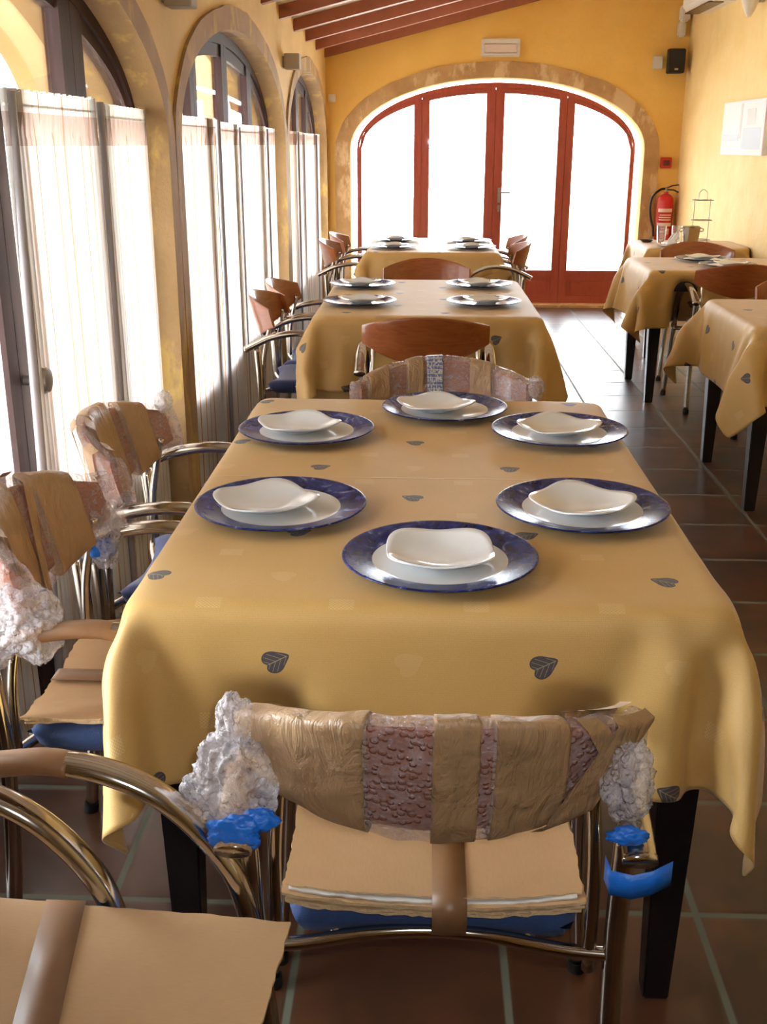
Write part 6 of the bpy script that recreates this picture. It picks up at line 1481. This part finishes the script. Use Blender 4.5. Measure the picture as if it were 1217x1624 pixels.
# fire extinguisher hanging on the back wall
ex = tag(empty('fire_extinguisher', (2.09, 9.90, .62)), 'red fire extinguisher with black hose on the back wall', 'fire extinguisher')
bd = lathe('cylinder', [(0, 0), (.066, 0), (.072, .006), (.072, .33), (.066, .36), (.045, .382), (.022, .392), (.02, .41), (0, .41)], 'red_paint', ex)
bm = bmesh.new()
for (z0, z1, a0, a1) in ((.12, .15, -150, -40), (.17, .18, -140, -50), (.19, .20, -140, -50), (.21, .22, -135, -50), (.24, .27, -150, -40), (.05, .10, -130, -60)):
    m_ = 10
    r_ = [(bm.verts.new((.0728 * math.cos(R(a0 + (a1 - a0) * i / m_)), .0728 * math.sin(R(a0 + (a1 - a0) * i / m_)), z0)), bm.verts.new((.0728 * math.cos(R(a0 + (a1 - a0) * i / m_)), .0728 * math.sin(R(a0 + (a1 - a0) * i / m_)), z1))) for i in range(m_ + 1)]
    for (p, q), (r, s) in zip(r_, r_[1:]): bm.faces.new((p, r, s, q))
link('label', bm, 'label_white', ex)
bm = bmesh.new()
add_tube(bm, [(0, 0, .40), (0, 0, .435)], .014)
add_box(bm, -.012, .012, -.014, .014, .425, .45, .003)
link('valve', bm, 'brushed_metal', ex)
bm = bmesh.new()
add_tube(bm, [(0, 0, .44), (.05, -.02, .462), (.10, -.03, .468)], .006, ref=(0, 0, 1))
add_tube(bm, [(0, 0, .428), (.06, -.02, .425), (.10, -.03, .405)], .006, ref=(0, 0, 1))
link('handle', bm, 'black_rubber', ex)
tube('hose', spline([(-.01, 0, .435), (-.06, -.02, .425), (-.12, -.03, .37), (-.135, -.03, .28), (-.12, -.03, .18), (-.095, -.02, .11), (-.085, -.02, .03)], 6), .010, 'black_rubber', ex)
bm = bmesh.new(); add_box(bm, -.03, .03, .072, .10, .25, .30, .002)
link('wall_bracket', bm, 'brushed_metal', ex)

fa = tag(empty('fire_alarm_button', (2.085, 9.98, 1.27)), 'red fire alarm call point on the back wall above the extinguisher', 'fire alarm')
box('housing', -.047, .047, -.022, .02, -.045, .045, 'red_plastic', fa, .006)
box('button_window', -.028, .028, -.026, -.020, -.024, .022, 'dark_red', fa, .002)
sp = tag(empty('loudspeaker', (2.075, 9.90, 2.085)), 'black loudspeaker in the upper right corner of the back wall', 'speaker')
bm = bmesh.new(); add_prism(bm, [(-.078, -.03), (-.062, -.085), (.062, -.085), (.078, -.03), (.06, .05), (-.06, .05)], lambda u, v, d: (u, v, d), -.095, .095)
bmesh.ops.bevel(bm, geom=bm.edges[:], offset=.006, segments=2, affect='EDGES', clamp_overlap=True)
autosmooth(link('cabinet', bm, 'black_plastic', sp))
box('badge', -.018, .012, -.087, -.084, -.072, -.058, 'brushed_metal', sp)
box('wall_bracket', -.02, .02, .045, .10, -.03, .03, 'black_plastic', sp)
o = box('junction_box', 1.905, 1.985, 9.965, 10.0, 2.03, 2.13, 'white_plastic', None, .004); tag(o, 'small white box on the back wall left of the black loudspeaker', 'box', 'small wall boxes')
o = box('motion_sensor', 2.095, 2.17, 9.90, 10.0, 2.40, 2.52, 'white_plastic', None, .012); tag(o, 'white corner sensor, the upper of the two above the loudspeaker', 'sensor', 'small wall boxes')
o = box('motion_sensor', 2.09, 2.15, 9.93, 10.0, 2.28, 2.395, 'white_plastic', None, .01); tag(o, 'white corner box, the lower of the two above the loudspeaker', 'sensor', 'small wall boxes')
o = box('junction_box', -.875, -.81, 9.97, 10.0, 1.765, 1.83, 'white_plastic', None, .004); tag(o, 'small pale box on the back wall in its left corner', 'box', 'small wall boxes')
em = tag(empty('emergency_light', (.605, 9.975, 2.20)), 'white rectangular emergency light above the stone door arch', 'lamp')
box('lamp_body', -.165, .165, -.03, .025, -.072, .072, 'white_plastic', em, .008)
box('diffuser', -.14, .14, -.036, -.028, -.045, .03, 'label_white', em, .004)
for (y, lab) in ((7.12, 'grey box-shaped wall lamp on the stone pillar between the farther two arches'), (3.95, 'grey box-shaped wall lamp on the nearest stone pillar, at the top photo edge')):
    t = tag(empty('wall_lamp', (XL, y, 1.90)), lab, 'lamp', 'box lamps on the pillars')
    bm = bmesh.new()
    add_box(bm, .012, .105, -.05, .05, -.045, .045, .003)
    autosmooth(link('lamp_shade', bm, 'grey_plastic', t))
    box('wall_plate', .0, .014, -.03, .03, -.03, .03, 'grey_plastic', t)
# picture on the right wall
pc = tag(empty('painting', (XR, 7.98, 1.53)), 'white abstract canvas with pale blue-grey blocks on the right wall', 'picture')
box('canvas', -.03, 0, -.53, .53, -.178, .178, 'napkin', pc, .002)
simple('paint_blue', (206, 216, 226), .7); simple('paint_grey', (216, 216, 214), .7); simple('paint_pink', (222, 150, 160), .6)
for n_, (a, b, z0, z1, mt) in enumerate(((.08, .50, -.085, -.04, 'paint_blue'), (.02, .07, -.07, .16, 'paint_grey'), (-.45, -.02, -.14, .0, 'paint_blue'), (-.30, -.10, .02, .12, 'paint_grey'))):
    box('paint_block', -.0315, -.0295, a, b, z0, z1, mt, pc)
box('paint_block', -.0315, -.0295, -.53, -.515, -.178, .178, 'paint_pink', pc)
# air conditioner and wall lamp high on the right wall
ac = tag(empty('air_conditioner', (XR, 9.0, 2.53)), 'white air conditioner high on the right wall at the top edge', 'air conditioner')
bm = bmesh.new()
add_prism(bm, [(0, -.13), (-.16, -.13), (-.20, -.08), (-.20, .10), (-.17, .13), (0, .13)], lambda u, v, d: (u, d, v), -.42, .42)
autosmooth(link('casing', bm, 'white_plastic', ac))
box('air_slot', -.19, -.08, -.38, .38, -.136, -.128, 'dark_dish', ac)
wl = tag(empty('wall_lamp', (XR, 7.88, 2.36)), 'white cone-shaped wall lamp on the right wall, top right corner', 'lamp')
o = lathe('lamp_shade', [(0, -.14), (.012, -.138), (.035, -.10), (.07, .0), (.085, .08), (.082, .08), (.066, .0), (.03, -.09), (0, -.125)], 'white_plastic', wl)
o.location = (-.09, 0, 0)
box('wall_mount', -.03, 0, -.03, .03, -.05, .03, 'brushed_metal', wl)
